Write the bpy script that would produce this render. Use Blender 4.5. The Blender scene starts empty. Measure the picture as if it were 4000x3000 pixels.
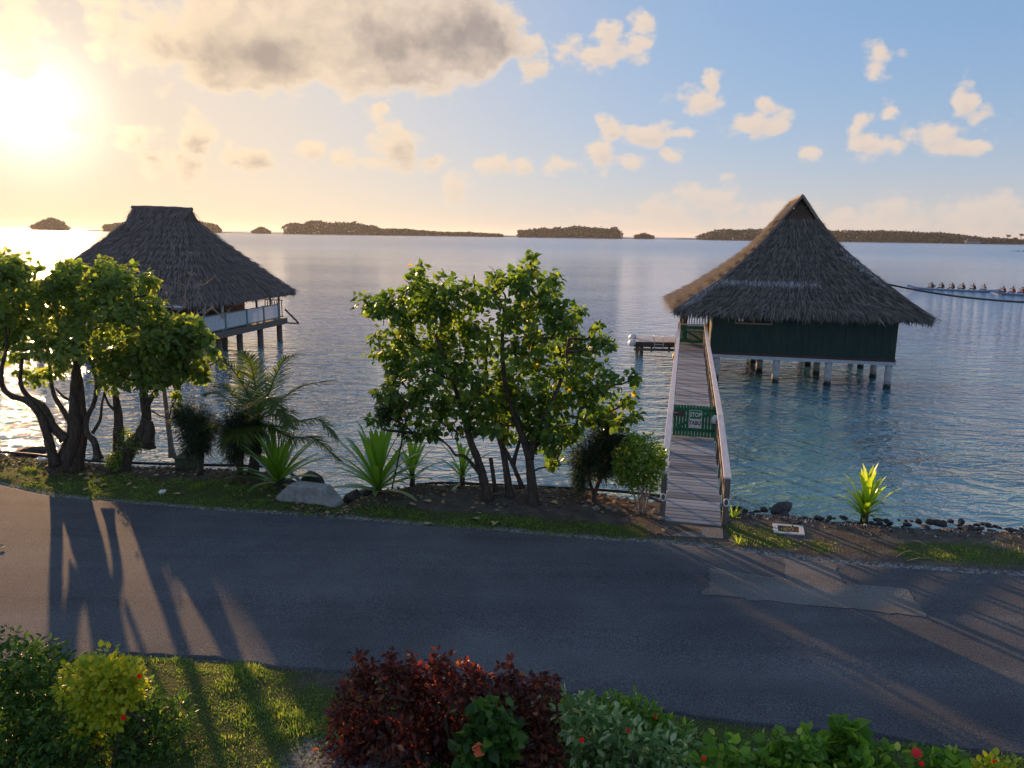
import bpy, math, random
import numpy as np
from mathutils import Matrix, Vector

sc = bpy.context.scene
COL = sc.collection
rng = np.random.default_rng(7)
random.seed(7)

# ---------------------------------------------------------------- camera
CAM_H = 6.6
PITCH = math.atan(583.4 / 3000.0)
ROLL = math.radians(0.813)
cam_d = bpy.data.cameras.new('camera')
cam = bpy.data.objects.new('camera', cam_d)
COL.objects.link(cam)
sc.camera = cam
cam_d.sensor_width = 36.0
cam_d.lens = 27.0
cam_d.clip_start = 0.1
cam_d.clip_end = 40000.0
cam.matrix_world = (Matrix.Translation((0, 0, CAM_H)) @ Matrix.Rotation(math.pi / 2 - PITCH, 4, 'X')
                    @ Matrix.Rotation(ROLL, 4, 'Z'))

# ---------------------------------------------------------------- view
SUN_AZ = math.radians(-31.0)
SUN_EL = math.radians(7.2)
SKY_STRENGTH = 0.13
EXPOSURE = 1.78
sc.view_settings.view_transform = 'Standard'
sc.view_settings.look = 'None'
sc.view_settings.gamma = 1.0
sc.view_settings.use_curve_mapping = False
sc.view_settings.exposure = EXPOSURE

# pixel of the 4000 x 3000 photograph -> direction / point in the place
_RM = np.array(cam.matrix_world.to_3x3())
CPOS = np.array([0.0, 0.0, CAM_H])


def ray(px, py):
    return _RM @ np.array([(px - 2000) / 3000.0, -(py - 1500) / 3000.0, -1.0])


def at_z(px, py, z):
    d = ray(px, py)
    return CPOS + d * ((z - CAM_H) / d[2])


def at_y(px, py, Y):
    d = ray(px, py)
    return CPOS + d * (Y / d[1])


# ---------------------------------------------------------------- node helpers
def node(nt, typ, ins=None, **props):
    n = nt.nodes.new(typ)
    for k, v in props.items():
        setattr(n, k, v)
    if ins:
        for k, v in ins.items():
            s = n.inputs[k]
            if isinstance(v, bpy.types.NodeSocket):
                nt.links.new(v, s)
            else:
                s.default_value = v
    return n


def mth(nt, op, a, b=None, c=None, clamp=False):
    ins = {0: a}
    if b is not None:
        ins[1] = b
    if c is not None:
        ins[2] = c
    return node(nt, 'ShaderNodeMath', ins, operation=op, use_clamp=clamp).outputs[0]


def vmth(nt, op, a, b=None, c=None):
    ins = {0: a}
    if b is not None:
        ins[1] = b
    if c is not None:
        ins[2] = c
    return node(nt, 'ShaderNodeVectorMath', ins, operation=op)


def mixc(nt, fac, a, b, blend='MIX'):
    n = node(nt, 'ShaderNodeMix', data_type='RGBA', blend_type=blend)
    for sock, v in ((n.inputs[0], fac), (n.inputs[6], a), (n.inputs[7], b)):
        if isinstance(v, bpy.types.NodeSocket):
            nt.links.new(v, sock)
        else:
            sock.default_value = (*v, 1) if isinstance(v, tuple) and len(v) == 3 else v
    return n.outputs[2]


def maprange(nt, v, a, b, c=0.0, d=1.0, smooth=True):
    return node(nt, 'ShaderNodeMapRange', {0: v, 1: a, 2: b, 3: c, 4: d},
                interpolation_type='SMOOTHSTEP' if smooth else 'LINEAR').outputs[0]


def ramp(nt, fac, stops, interp='LINEAR'):
    n = node(nt, 'ShaderNodeValToRGB', {0: fac})
    cr = n.color_ramp
    cr.interpolation = interp
    while len(cr.elements) < len(stops):
        cr.elements.new(0.5)
    for e, (p, c) in zip(cr.elements, stops):
        e.position = p
        e.color = (*c, 1)
    return n.outputs[0]


# ---------------------------------------------------------------- sky
world = bpy.data.worlds.new('World')
sc.world = world
world.use_nodes = True
wt = world.node_tree
bg = wt.nodes['Background']
bg.inputs[1].default_value = SKY_STRENGTH
sky = node(wt, 'ShaderNodeTexSky', sky_type='NISHITA', sun_disc=False)
sky.sun_elevation = SUN_EL
sky.sun_rotation = SUN_AZ
sky.air_density = 1.0
sky.dust_density = 0.25
sky.ozone_density = 4.0
sky_c = node(wt, 'ShaderNodeGamma', {0: sky.outputs[0], 1: 0.45}).outputs[0]
sky_c = mixc(wt, 1.0, sky_c, (0.56, 0.69, 0.94), 'MULTIPLY')
sky_c = vmth(wt, 'DIVIDE', sky_c, vmth(wt, 'MULTIPLY_ADD', sky_c, (0.13, 0.13, 0.13), (0.84, 0.84, 0.84)).outputs[0]).outputs[0]

# clouds: (px, py, rx, ry) seen in the photograph, turned into azimuth / elevation
CLOUDS = [
    (600, 150, 190, 130), (850, 70, 230, 150), (1000, 210, 250, 130), (850, 310, 180, 60), (1400, 110, 330, 190),
    (1720, 120, 270, 190), (1520, 300, 280, 70), (1900, 160, 120, 110), (1250, 10, 420, 120),
    (60, 80, 130, 130), (430, 120, 120, 110), (120, 210, 160, 60), (340, 60, 80, 70), (80, 275, 120, 26),
    (340, 480, 80, 45), (540, 530, 120, 60), (770, 545, 75, 100), (740, 650, 80, 55), (600, 620, 100, 55),
    (1010, 615, 95, 55), (1550, 570, 105, 85), (1450, 640, 130, 36), (1700, 630, 60, 45),
    (1240, 590, 50, 40), (1480, 430, 34, 26), (1940, 640, 70, 50), (1330, 620, 60, 40), (900, 600, 40, 50), (1780, 720, 55, 60),
    (2215, 190, 60, 48), (2350, 220, 105, 56), (2370, 160, 50, 58), (2520, 85, 55, 70), (2500, 190, 50, 58),
    (2085, 180, 48, 36), (2085, 270, 52, 46), (2730, 390, 95, 56), (2775, 315, 46, 60), (2960, 485, 130, 48),
    (2985, 430, 52, 44), (2370, 500, 58, 60), (2510, 540, 85, 42), (2660, 500, 85, 34), (2230, 640, 90, 40),
    (2350, 600, 55, 70), (2460, 640, 70, 30), (2630, 615, 50, 38), (2045, 650, 52, 30), (3430, 220, 72, 66),
    (3390, 570, 115, 52), (3350, 490, 44, 56), (3150, 600, 52, 34), (3470, 430, 36, 34), (3680, 510, 130, 48),
    (3750, 400, 50, 80), (3830, 460, 105, 44), (3760, 580, 120, 36),
    (2760, 780, 140, 70), (2600, 815, 150, 60), (2500, 870, 320, 50), (3060, 830, 130, 55), (3500, 815, 110, 60),
    (3720, 840, 220, 60), (3920, 820, 160, 65), (3300, 880, 600, 40),
]
BULK = [(1000, 190, 330, 130), (1500, 110, 420, 190), (1800, 130, 230, 150)]
DARK = [(1720, 170, 430, 190), (1000, 220, 330, 110), (610, 580, 170, 75), (780, 610, 90, 90), (1600, 620, 110, 55),
        (1010, 650, 110, 45)]


def azel(px, py):
    d = ray(px, py)
    d = d / np.linalg.norm(d)
    return math.atan2(d[0], d[1]), math.asin(d[2])


def ell_field(nt, P, lst):
    """distance (1 = rim) to the nearest of many ellipses, three at a time"""
    sepn = node(nt, 'ShaderNodeSeparateXYZ', {0: P})
    A3 = node(nt, 'ShaderNodeCombineXYZ', {0: sepn.outputs[0], 1: sepn.outputs[0], 2: sepn.outputs[0]}).outputs[0]
    E3 = node(nt, 'ShaderNodeCombineXYZ', {0: sepn.outputs[1], 1: sepn.outputs[1], 2: sepn.outputs[1]}).outputs[0]
    lst = list(lst)
    while len(lst) % 3:
        lst.append(lst[-1])
    cur = None
    for i in range(0, len(lst), 3):
        q = []
        for (px, py, rx, ry) in lst[i:i + 3]:
            a, e = azel(px, py)
            ca = math.cos(a)
            q.append((a, e, rx / 3000.0 * ca * ca * 1.12, ry / 3000.0 * ca * 1.12))
        vx = vmth(nt, 'MULTIPLY_ADD', A3, tuple(1 / k[2] for k in q), tuple(-k[0] / k[2] for k in q)).outputs[0]
        vy = vmth(nt, 'MULTIPLY_ADD', E3, tuple(1 / k[3] for k in q), tuple(-k[1] / k[3] for k in q)).outputs[0]
        d2 = vmth(nt, 'MULTIPLY_ADD', vx, vx, vmth(nt, 'MULTIPLY', vy, vy).outputs[0]).outputs[0]
        cur = d2 if cur is None else vmth(nt, 'MINIMUM', cur, d2).outputs[0]
    s3 = node(nt, 'ShaderNodeSeparateXYZ', {0: cur})
    return mth(nt, 'SQRT', mth(nt, 'MINIMUM', s3.outputs[0], mth(nt, 'MINIMUM', s3.outputs[1], s3.outputs[2])))


def cloud_group(name, listed):
    g = bpy.data.node_groups.new(name, 'ShaderNodeTree')
    g.interface.new_socket('P', in_out='INPUT', socket_type='NodeSocketVector')
    g.interface.new_socket('Density', in_out='OUTPUT', socket_type='NodeSocketFloat')
    gi = g.nodes.new('NodeGroupInput')
    go = g.nodes.new('NodeGroupOutput')
    P0 = gi.outputs[0]
    fb = node(g, 'ShaderNodeTexNoise', {'Vector': vmth(g, 'MULTIPLY', P0, (1, 1.35, 1)).outputs[0],
                                        'Scale': 32.0, 'Detail': 7.0, 'Roughness': 0.56})
    lo = node(g, 'ShaderNodeTexNoise', {'Vector': P0, 'Scale': 13.0, 'Detail': 2.0})
    if listed:
        wn = node(g, 'ShaderNodeTexNoise', {'Vector': P0, 'Scale': 38.0, 'Detail': 2.0})
        wofs = vmth(g, 'MULTIPLY_ADD', wn.outputs[1], (0.026, 0.020, 0.0), (-0.013, -0.010, 0.0)).outputs[0]
        m = ell_field(g, vmth(g, 'ADD', P0, wofs).outputs[0], CLOUDS)
    else:
        # the rest of the sky: scattered cumulus of the same kind
        gen = node(g, 'ShaderNodeTexNoise', {'Vector': vmth(g, 'MULTIPLY', P0, (4.2, 6.5, 1)).outputs[0], 'Scale': 1.0, 'Detail': 2.0})
        m = mth(g, 'MULTIPLY_ADD', gen.outputs[0], -7.0, 5.0)
    m = mth(g, 'MINIMUM', m, 2.0)
    d = mth(g, 'SUBTRACT', 0.92, m)
    if listed:
        bulk = ell_field(g, P0, BULK)
        d = mth(g, 'ADD', d, maprange(g, bulk, 1.25, 0.3, 0.0, 1.1))
    d = mth(g, 'ADD', d, mth(g, 'MULTIPLY_ADD', fb.outputs[0], 2.7, -1.35))
    d = mth(g, 'ADD', d, mth(g, 'MULTIPLY_ADD', lo.outputs[0], 1.2, -0.6))
    g.links.new(d, go.inputs[0])
    return g


tc = node(wt, 'ShaderNodeTexCoord')
dn = vmth(wt, 'NORMALIZE', tc.outputs['Generated']).outputs[0]
sp = node(wt, 'ShaderNodeSeparateXYZ', {0: dn})
AZ = mth(wt, 'ARCTAN2', sp.outputs[0], sp.outputs[1])
EL = mth(wt, 'ARCSINE', sp.outputs[2])
PV = node(wt, 'ShaderNodeCombineXYZ', {0: AZ, 1: EL, 2: 0.0}).outputs[0]
sund = vmth(wt, 'DOT_PRODUCT', dn, (math.sin(SUN_AZ) * math.cos(SUN_EL), math.cos(SUN_AZ) * math.cos(SUN_EL),
                                    math.sin(SUN_EL))).outputs[1]
sund = mth(wt, 'MAXIMUM', sund, 0.0)
glow = mth(wt, 'POWER', sund, 220.0)
glow2 = mth(wt, 'POWER', sund, 8.0)
# thin warm veil of moisture low over the horizon
veil = mth(wt, 'MULTIPLY', mth(wt, 'POWER', mth(wt, 'SUBTRACT', 1.0, mth(wt, 'MAXIMUM', sp.outputs[2], 0.0)), 12.0), 0.62)
sky_v = mixc(wt, mth(wt, 'MULTIPLY', glow2, 0.85), sky_c, (2.12, 1.72, 1.26))
sky_v = mixc(wt, veil, sky_v, mixc(wt, glow2, (1.90, 1.52, 1.30), (2.6, 1.9, 1.05)))
sglow = mth(wt, 'MULTIPLY', mth(wt, 'POWER', sund, 650.0), 2.2)
sky_v = vmth(wt, 'ADD', sky_v, node(wt, 'ShaderNodeCombineXYZ', {0: sglow, 1: mth(wt, 'MULTIPLY', sglow, 0.9),
                                                                2: mth(wt, 'MULTIPLY', sglow, 0.7)}).outputs[0]).outputs[0]
tosun = vmth(wt, 'NORMALIZE', vmth(wt, 'SUBTRACT', (SUN_AZ, SUN_EL + 0.09, 0), PV).outputs[0]).outputs[0]


def cloudy_sky(listed):
    grp = cloud_group('cloud_field_seen' if listed else 'cloud_field_rest', listed)
    g1 = node(wt, 'ShaderNodeGroup', node_tree=grp)
    wt.links.new(PV, g1.inputs[0])
    D1 = g1.outputs[0]
    alpha = maprange(wt, D1, -0.12, 0.62)
    thick = maprange(wt, D1, 0.3, 1.7)
    edge_c = mixc(wt, glow2, (1.85, 1.54, 1.29), (2.5, 1.95, 1.28))
    core_c = mixc(wt, glow2, (1.42, 1.25, 1.22), (1.55, 1.22, 0.95))
    if listed:
        g2 = node(wt, 'ShaderNodeGroup', node_tree=grp)
        wt.links.new(vmth(wt, 'MULTIPLY_ADD', vmth(wt, 'NORMALIZE', vmth(wt, 'ADD', tosun, (0, 1.1, 0)).outputs[0]).outputs[0], (0.012, 0.012, 0.0), PV).outputs[0], g2.inputs[0])
        lit = maprange(wt, mth(wt, 'SUBTRACT', D1, g2.outputs[0]), -0.6, 0.7)
        bulkf = maprange(wt, ell_field(wt, PV, BULK), 1.2, 0.5)
        lit = mth(wt, 'ADD', mth(wt, 'MULTIPLY', lit, mth(wt, 'SUBTRACT', 1.0, mth(wt, 'MULTIPLY', bulkf, 0.6))), mth(wt, 'MULTIPLY', bulkf, 0.42))
        dn_ = node(wt, 'ShaderNodeTexNoise', {'Vector': PV, 'Scale': 13.0, 'Detail': 6.0, 'Roughness': 0.55})
        dm = mth(wt, 'ADD', ell_field(wt, PV, DARK), mth(wt, 'MULTIPLY_ADD', dn_.outputs[0], 3.0, -1.5))
        darkf = maprange(wt, dm, 1.45, -0.1)
        dark_c = mixc(wt, glow2, (0.58, 0.51, 0.54), (1.05, 0.85, 0.70))
        core_c = mixc(wt, darkf, core_c, dark_c)
        shade = mth(wt, 'MULTIPLY', mth(wt, 'SUBTRACT', 1.0, mth(wt, 'MULTIPLY', lit, 0.8)), maprange(wt, D1, 0.0, 1.2))
        shade = mth(wt, 'MAXIMUM', shade, mth(wt, 'MULTIPLY', darkf, mth(wt, 'MULTIPLY', maprange(wt, D1, 0.1, 1.3), 0.95)))
    else:
        shade = mth(wt, 'MULTIPLY', thick, 0.7)
    cl_c = mixc(wt, shade, edge_c, core_c)
    gl = node(wt, 'ShaderNodeCombineXYZ', {0: mth(wt, 'MULTIPLY', glow, 1.4), 1: mth(wt, 'MULTIPLY', glow, 1.2),
                                           2: mth(wt, 'MULTIPLY', glow, 0.8)}).outputs[0]
    cl_c = vmth(wt, 'ADD', cl_c, gl).outputs[0]
    alpha = mth(wt, 'MULTIPLY', alpha, maprange(wt, EL, 0.0, 0.10, 0.45, 0.95, smooth=False))
    return mixc(wt, alpha, sky_v, cl_c)


# clouds seen in the picture, and scattered ones of the same kind over the rest of the sky
b_seen = node(wt, 'ShaderNodeBackground', {0: cloudy_sky(True), 1: SKY_STRENGTH})
wt.links.new(cloudy_sky(False), bg.inputs[0])
bg.inputs[1].default_value = SKY_STRENGTH
far_off = mth(wt, 'MAXIMUM', maprange(wt, mth(wt, 'ABSOLUTE', AZ), 0.66, 0.80), maprange(wt, EL, 0.36, 0.46))
wmix = node(wt, 'ShaderNodeMixShader', {0: far_off, 1: b_seen.outputs[0], 2: bg.outputs[0]})
wt.links.new(wmix.outputs[0], wt.nodes['World Output'].inputs[0])
try:
    world.cycles.sampling_method = 'MANUAL'
    world.cycles.sample_map_resolution = 512
except Exception:
    pass

# ---------------------------------------------------------------- sun
sun_d = bpy.data.lights.new('sun', 'SUN')
sun = bpy.data.objects.new('sun', sun_d)
COL.objects.link(sun)
sun_d.energy = 2.3
sun_d.angle = math.radians(0.6)
sun_d.color = (1.0, 0.58, 0.27)
SDIR = Vector((math.sin(SUN_AZ) * math.cos(SUN_EL), math.cos(SUN_AZ) * math.cos(SUN_EL), math.sin(SUN_EL)))
sun.rotation_euler = SDIR.to_track_quat('Z', 'Y').to_euler()
sun.location = (-40, 60, 30)


# ---------------------------------------------------------------- mesh helpers
def link(name, mesh, mat=None, parent=None, mw=None):
    o = bpy.data.objects.new(name, mesh)
    COL.objects.link(o)
    if mat is not None and mesh is not None and len(mesh.materials) == 0:
        mesh.materials.append(mat)
    if parent is not None:
        o.parent = parent
    if mw is not None:
        o.matrix_local = mw
    return o


def tag(o, label=None, cat=None, group=None, kind=None):
    if label:
        o['label'] = label
    if cat:
        o['category'] = cat
    if group:
        o['group'] = group
    if kind:
        o['kind'] = kind
    return o


def thing(name, label, cat, loc=(0, 0, 0), rz=0.0, group=None):
    o = bpy.data.objects.new(name, None)
    COL.objects.link(o)
    o.empty_display_size = 0.2
    o.location = loc
    o.rotation_euler = (0, 0, rz)
    return tag(o, label, cat, group)


def raw_mesh(name, V, F, mat=None, smooth=False):
    """V (n,3); F (m,k) array of equal polygons or list of tuples"""
    me = bpy.data.meshes.new(name)
    V = np.asarray(V, dtype=np.float32)
    if isinstance(F, np.ndarray):
        k = F.shape[1]
        me.vertices.add(len(V))
        me.vertices.foreach_set('co', V.ravel())
        me.loops.add(F.size)
        me.loops.foreach_set('vertex_index', F.astype(np.int32).ravel())
        me.polygons.add(len(F))
        me.polygons.foreach_set('loop_start', np.arange(0, F.size, k, dtype=np.int32))
        try:
            me.polygons.foreach_set('loop_total', np.full(len(F), k, dtype=np.int32))
        except Exception:
            pass
        me.update(calc_edges=True)
        me.validate()
    else:
        me.from_pydata([tuple(v) for v in V], [], F)
        me.update()
    if mat:
        me.materials.append(mat)
    if smooth:
        me.polygons.foreach_set('use_smooth', np.ones(len(me.polygons), dtype=bool))
    return me


class MB:
    def __init__(self):
        self.v, self.f, self.n = [], [], 0

    def add(self, V, F):
        V = np.asarray(V, float)
        self.v.append(V)
        self.f += [tuple(int(i) + self.n for i in f) for f in F]
        self.n += len(V)
        return self

    def box(self, c, s, R=None, taper=0.0):
        c = np.asarray(c, float)
        h = np.asarray(s, float) / 2
        q = np.array([[x, y, z] for z in (-1, 1) for y in (-1, 1) for x in (-1, 1)], float) * h
        if R is not None:
            q = q @ np.asarray(R).T
        return self.add(q + c, [(0, 2, 3, 1), (4, 5, 7, 6), (0, 1, 5, 4), (2, 6, 7, 3), (0, 4, 6, 2), (1, 3, 7, 5)])

    def bbox(self, x0, x1, y0, y1, z0, z1):
        return self.box(((x0 + x1) / 2, (y0 + y1) / 2, (z0 + z1) / 2), (x1 - x0, y1 - y0, z1 - z0))

    def beam(self, p0, p1, w, h, up=(0, 0, 1)):
        p0, p1 = np.asarray(p0, float), np.asarray(p1, float)
        d = p1 - p0
        L = np.linalg.norm(d)
        d = d / L
        up = np.asarray(up, float)
        x = np.cross(d, up)
        if np.linalg.norm(x) < 1e-4:
            x = np.cross(d, (1, 0, 0))
        x /= np.linalg.norm(x)
        z = np.cross(x, d)
        R = np.stack([x, d, z], axis=1)
        return self.box((p0 + p1) / 2, (w, L, h), R)

    def tube(self, pts, rad, n=8, cap=True, jit=0.0):
        pts = np.asarray(pts, float)
        m = len(pts)
        rad = np.full(m, rad, float) if np.isscalar(rad) else np.asarray(rad, float)
        T = np.gradient(pts, axis=0)
        T /= np.linalg.norm(T, axis=1)[:, None] + 1e-9
        ref = np.array([0, 0, 1.0]) if abs(T[0][2]) < 0.9 else np.array([1.0, 0, 0])
        x = np.cross(T[0], ref)
        x /= np.linalg.norm(x)
        an = np.linspace(0, 2 * math.pi, n, endpoint=False)
        V = []
        for i in range(m):
            x = x - T[i] * np.dot(x, T[i])
            x /= np.linalg.norm(x) + 1e-9
            y = np.cross(T[i], x)
            rr = rad[i] * (1 + (jit * rng.uniform(-1, 1, n) if jit else 0))
            V.append(pts[i] + (np.cos(an) * rr)[:, None] * x + (np.sin(an) * rr)[:, None] * y)
        F = []
        for i in range(m - 1):
            for j in range(n):
                k = (j + 1) % n
                F.append((i * n + j, i * n + k, (i + 1) * n + k, (i + 1) * n + j))
        if cap:
            F.append(tuple(range(n))[::-1])
            F.append(tuple((m - 1) * n + j for j in range(n)))
        return self.add(np.concatenate(V), F)

    def lathe(self, prof, c=(0, 0, 0), n=16):
        """prof: (r, z) pairs"""
        an = np.linspace(0, 2 * math.pi, n, endpoint=False)
        V = [np.stack([r * np.cos(an) + c[0], r * np.sin(an) + c[1], np.full(n, z + c[2])], 1) for r, z in prof]
        F = []
        for i in range(len(prof) - 1):
            for j in range(n):
                k = (j + 1) % n
                F.append((i * n + j, i * n + k, (i + 1) * n + k, (i + 1) * n + j))
        F.append(tuple(range(n))[::-1])
        F.append(tuple((len(prof) - 1) * n + j for j in range(n)))
        return self.add(np.concatenate(V), F)

    def mesh(self, name, mat=None, smooth=False):
        return raw_mesh(name, np.concatenate(self.v), self.f, mat, smooth)

    def build(self, name, mat, parent=None, smooth=False, bevel=0.0):
        o = link(name, self.mesh(name, mat, smooth), None, parent)
        if bevel:
            b = o.modifiers.new('bevel', 'BEVEL')
            b.width = bevel
            b.segments = 2
            b.limit_method = 'ANGLE'
        return o


def smooth_path(pts, k=4):
    """Catmull-Rom resampling"""
    p = np.asarray(pts, float)
    if len(p) < 3:
        return p
    q = np.concatenate([[2 * p[0] - p[1]], p, [2 * p[-1] - p[-2]]])
    out = []
    for i in range(1, len(q) - 2):
        for t in np.linspace(0, 1, k, endpoint=False):
            a, b, c, d = q[i - 1], q[i], q[i + 1], q[i + 2]
            out.append(0.5 * ((2 * b) + (c - a) * t + (2 * a - 5 * b + 4 * c - d) * t * t + (3 * b - a - 3 * c + d) * t ** 3))
    out.append(p[-1])
    return np.array(out)


_perm = np.random.default_rng(3).permutation(4096)


def vnoise(x, y, s=1.0):
    x, y = np.asarray(x, float) * s, np.asarray(y, float) * s
    xi, yi = np.floor(x).astype(int), np.floor(y).astype(int)
    fx, fy = x - xi, y - yi
    fx, fy = fx * fx * (3 - 2 * fx), fy * fy * (3 - 2 * fy)

    def h(a, b):
        return _perm[(_perm[a & 4095] + b * 57) & 4095] / 4095.0
    return ((h(xi, yi) * (1 - fx) + h(xi + 1, yi) * fx) * (1 - fy) + (h(xi, yi + 1) * (1 - fx) + h(xi + 1, yi + 1) * fx) * fy)


def fbm(x, y, s=1.0, o=4):
    t, a, n = 0, 0.5, 0
    for i in range(o):
        t = t + a * vnoise(np.asarray(x) + 17.3 * i, np.asarray(y) - 9.1 * i, s * 2 ** i)
        n += a
        a *= 0.5
    return t / n


# ---------------------------------------------------------------- materials
def mat_new(name):
    m = bpy.data.materials.new(name)
    m.use_nodes = True
    nt = m.node_tree
    for n in list(nt.nodes):
        nt.nodes.remove(n)
    out = node(nt, 'ShaderNodeOutputMaterial')
    return m, nt, out


def mat_surf(name, stops, scale=8.0, rough=0.8, bump=0.3, bdist=0.01, stretch=(1, 1, 1), spec=0.3, detail=6.0, island=0.0,
             coord='Object'):
    """procedural colour from stretched noise + matching fine relief"""
    m, nt, out = mat_new(name)
    co = node(nt, 'ShaderNodeTexCoord')
    mp = node(nt, 'ShaderNodeMapping', {0: co.outputs[coord], 3: stretch})
    nz = node(nt, 'ShaderNodeTexNoise', {'Vector': mp.outputs[0], 'Scale': scale, 'Detail': detail, 'Roughness': 0.65})
    fac = nz.outputs[0]
    if island:
        gm = node(nt, 'ShaderNodeNewGeometry')
        oi = node(nt, 'ShaderNodeObjectInfo')
        r = mth(nt, 'FRACT', mth(nt, 'ADD', gm.outputs['Random Per Island'], oi.outputs['Random']))
        fac = mth(nt, 'ADD', mth(nt, 'MULTIPLY', fac, 1 - island), mth(nt, 'MULTIPLY', r, island))
    n = len(stops)
    c = ramp(nt, fac, [(0.3 + 0.4 * i / max(1, n - 1), s) for i, s in enumerate(stops)])
    b = node(nt, 'ShaderNodeBump', {'Strength': bump, 'Distance': bdist, 'Height': nz.outputs[0]})
    p = node(nt, 'ShaderNodeBsdfPrincipled', {'Base Color': c, 'Roughness': rough, 'Normal': b.outputs[0],
                                             'Specular IOR Level': spec})
    nt.links.new(p.outputs[0], out.inputs[0])
    return m


def mat_leaf(name, stops, trans=0.45, rough=0.45, tint=(1.0, 1.0, 0.55), gloss=0.06, nscale=0.0):
    m, nt, out = mat_new(name)
    gm = node(nt, 'ShaderNodeNewGeometry')
    fac = gm.outputs['Random Per Island']
    c = ramp(nt, fac, stops)
    if nscale:
        co = node(nt, 'ShaderNodeTexCoord')
        nz = node(nt, 'ShaderNodeTexNoise', {'Vector': co.outputs['Object'], 'Scale': nscale, 'Detail': 2.0})
        c = mixc(nt, maprange(nt, nz.outputs[0], 0.35, 0.7, 0.0, 0.55), c, (stops[0][1]))
    d = node(nt, 'ShaderNodeBsdfDiffuse', {'Color': c})
    tcol = mixc(nt, 1.0, c, tint, 'MULTIPLY')
    tcol = vmth(nt, 'SCALE', tcol)
    tcol.inputs['Scale'].default_value = 3.4
    t = node(nt, 'ShaderNodeBsdfTranslucent', {'Color': tcol.outputs[0]})
    g = node(nt, 'ShaderNodeBsdfGlossy', {'Color': (1, 1, 1, 1), 'Roughness': rough})
    a = node(nt, 'ShaderNodeMixShader', {0: trans, 1: d.outputs[0], 2: t.outputs[0]})
    fr = node(nt, 'ShaderNodeFresnel', {'IOR': 1.35})
    f2 = mth(nt, 'ADD', mth(nt, 'MULTIPLY', fr.outputs[0], 0.2), gloss * 0.2, clamp=True)
    b = node(nt, 'ShaderNodeMixShader', {0: f2, 1: a.outputs[0], 2: g.outputs[0]})
    nt.links.new(b.outputs[0], out.inputs[0])
    return m


def mat_plain(name, col, rough=0.6, spec=0.4, var=0.25, scale=14.0, metal=0.0):
    c0 = tuple(x * (1 - var) for x in col)
    c1 = tuple(min(1, x * (1 + var)) for x in col)
    return mat_surf(name, [c0, col, c1], scale=scale, rough=rough, bump=0.15, bdist=0.004, spec=spec)


M = {}
M['thatch_grey'] = mat_surf('thatch_grey', [(0.075, 0.066, 0.06), (0.14, 0.124, 0.112), (0.22, 0.195, 0.175)], 5, 0.9, 0.4, 0.02,
                            island=0.6)
M['thatch_brown'] = mat_surf('thatch_brown', [(0.13, 0.10, 0.088), (0.205, 0.165, 0.147), (0.29, 0.24, 0.215)], 5, 0.9, 0.4, 0.02,
                             island=0.6)
M['thatch_base'] = mat_surf('thatch_base', [(0.07, 0.06, 0.05), (0.14, 0.12, 0.10)], 14, 0.95, 0.6, 0.03, (1, 1, 3))
M['wall_green'] = mat_surf('wall_green', [(0.009, 0.028, 0.023), (0.014, 0.040, 0.032), (0.02, 0.052, 0.04)], 3, 0.6, 0.15, 0.005,
                           (3, 3, 0.4))
M['skirt_brown'] = mat_surf('skirt_brown', [(0.06, 0.035, 0.035), (0.09, 0.055, 0.05)], 6, 0.8)
M['beam_white'] = mat_surf('beam_white', [(0.35, 0.38, 0.42), (0.5, 0.53, 0.56)], 5, 0.7, 0.2)
M['concrete_pile'] = mat_surf('concrete_pile', [(0.22, 0.22, 0.22), (0.42, 0.42, 0.42), (0.52, 0.52, 0.5)], 4, 0.85, 0.3, 0.01)
M['wood_dark'] = mat_surf('wood_dark', [(0.05, 0.035, 0.028), (0.09, 0.065, 0.05), (0.13, 0.095, 0.075)], 6, 0.8, 0.4, 0.006,
                          (6, 6, 0.6))
M['wood_deck'] = mat_surf('wood_deck', [(0.175, 0.18, 0.195), (0.295, 0.305, 0.325), (0.42, 0.43, 0.455)], 3, 0.7, 0.4, 0.006,
                          (0.7, 9, 4), island=0.45)
M['wood_rail'] = mat_surf('wood_rail', [(0.46, 0.42, 0.42), (0.60, 0.56, 0.56), (0.70, 0.66, 0.66)], 3, 0.65, 0.25, 0.004,
                          (8, 0.6, 4), spec=0.4)
M['wood_post'] = mat_surf('wood_post', [(0.08, 0.065, 0.055), (0.14, 0.115, 0.10), (0.2, 0.17, 0.15)], 4, 0.8, 0.4, 0.006, (6, 6, 0.6))
M['paint_green'] = mat_surf('paint_green', [(0.01, 0.11, 0.05), (0.014, 0.15, 0.07), (0.02, 0.18, 0.085)], 5, 0.5, 0.2, 0.003,
                            (4, 4, 0.5))
M['sign_green'] = mat_plain('sign_green', (0.0, 0.17, 0.08), 0.35, 0.5, 0.06)
M['sign_white'] = mat_plain('sign_white', (0.72, 0.70, 0.66), 0.4, 0.5, 0.06)
M['sign_black'] = mat_plain('sign_black', (0.03, 0.03, 0.03), 0.5, 0.4, 0.1)
M['white_plastic'] = mat_plain('white_plastic', (0.75, 0.75, 0.75), 0.35, 0.5, 0.08)
M['rail_teal'] = mat_surf('rail_teal', [(0.14, 0.20, 0.20), (0.20, 0.27, 0.27)], 5, 0.7, 0.2)
M['baluster_white'] = mat_surf('baluster_white', [(0.6, 0.62, 0.66), (0.74, 0.76, 0.8)], 6, 0.6, 0.2, 0.004)
M['wall_brown'] = mat_surf('wall_brown', [(0.06, 0.03, 0.02), (0.095, 0.048, 0.03), (0.13, 0.068, 0.042)], 3, 0.75, 0.3, 0.006,
                           (5, 5, 0.4))
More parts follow.
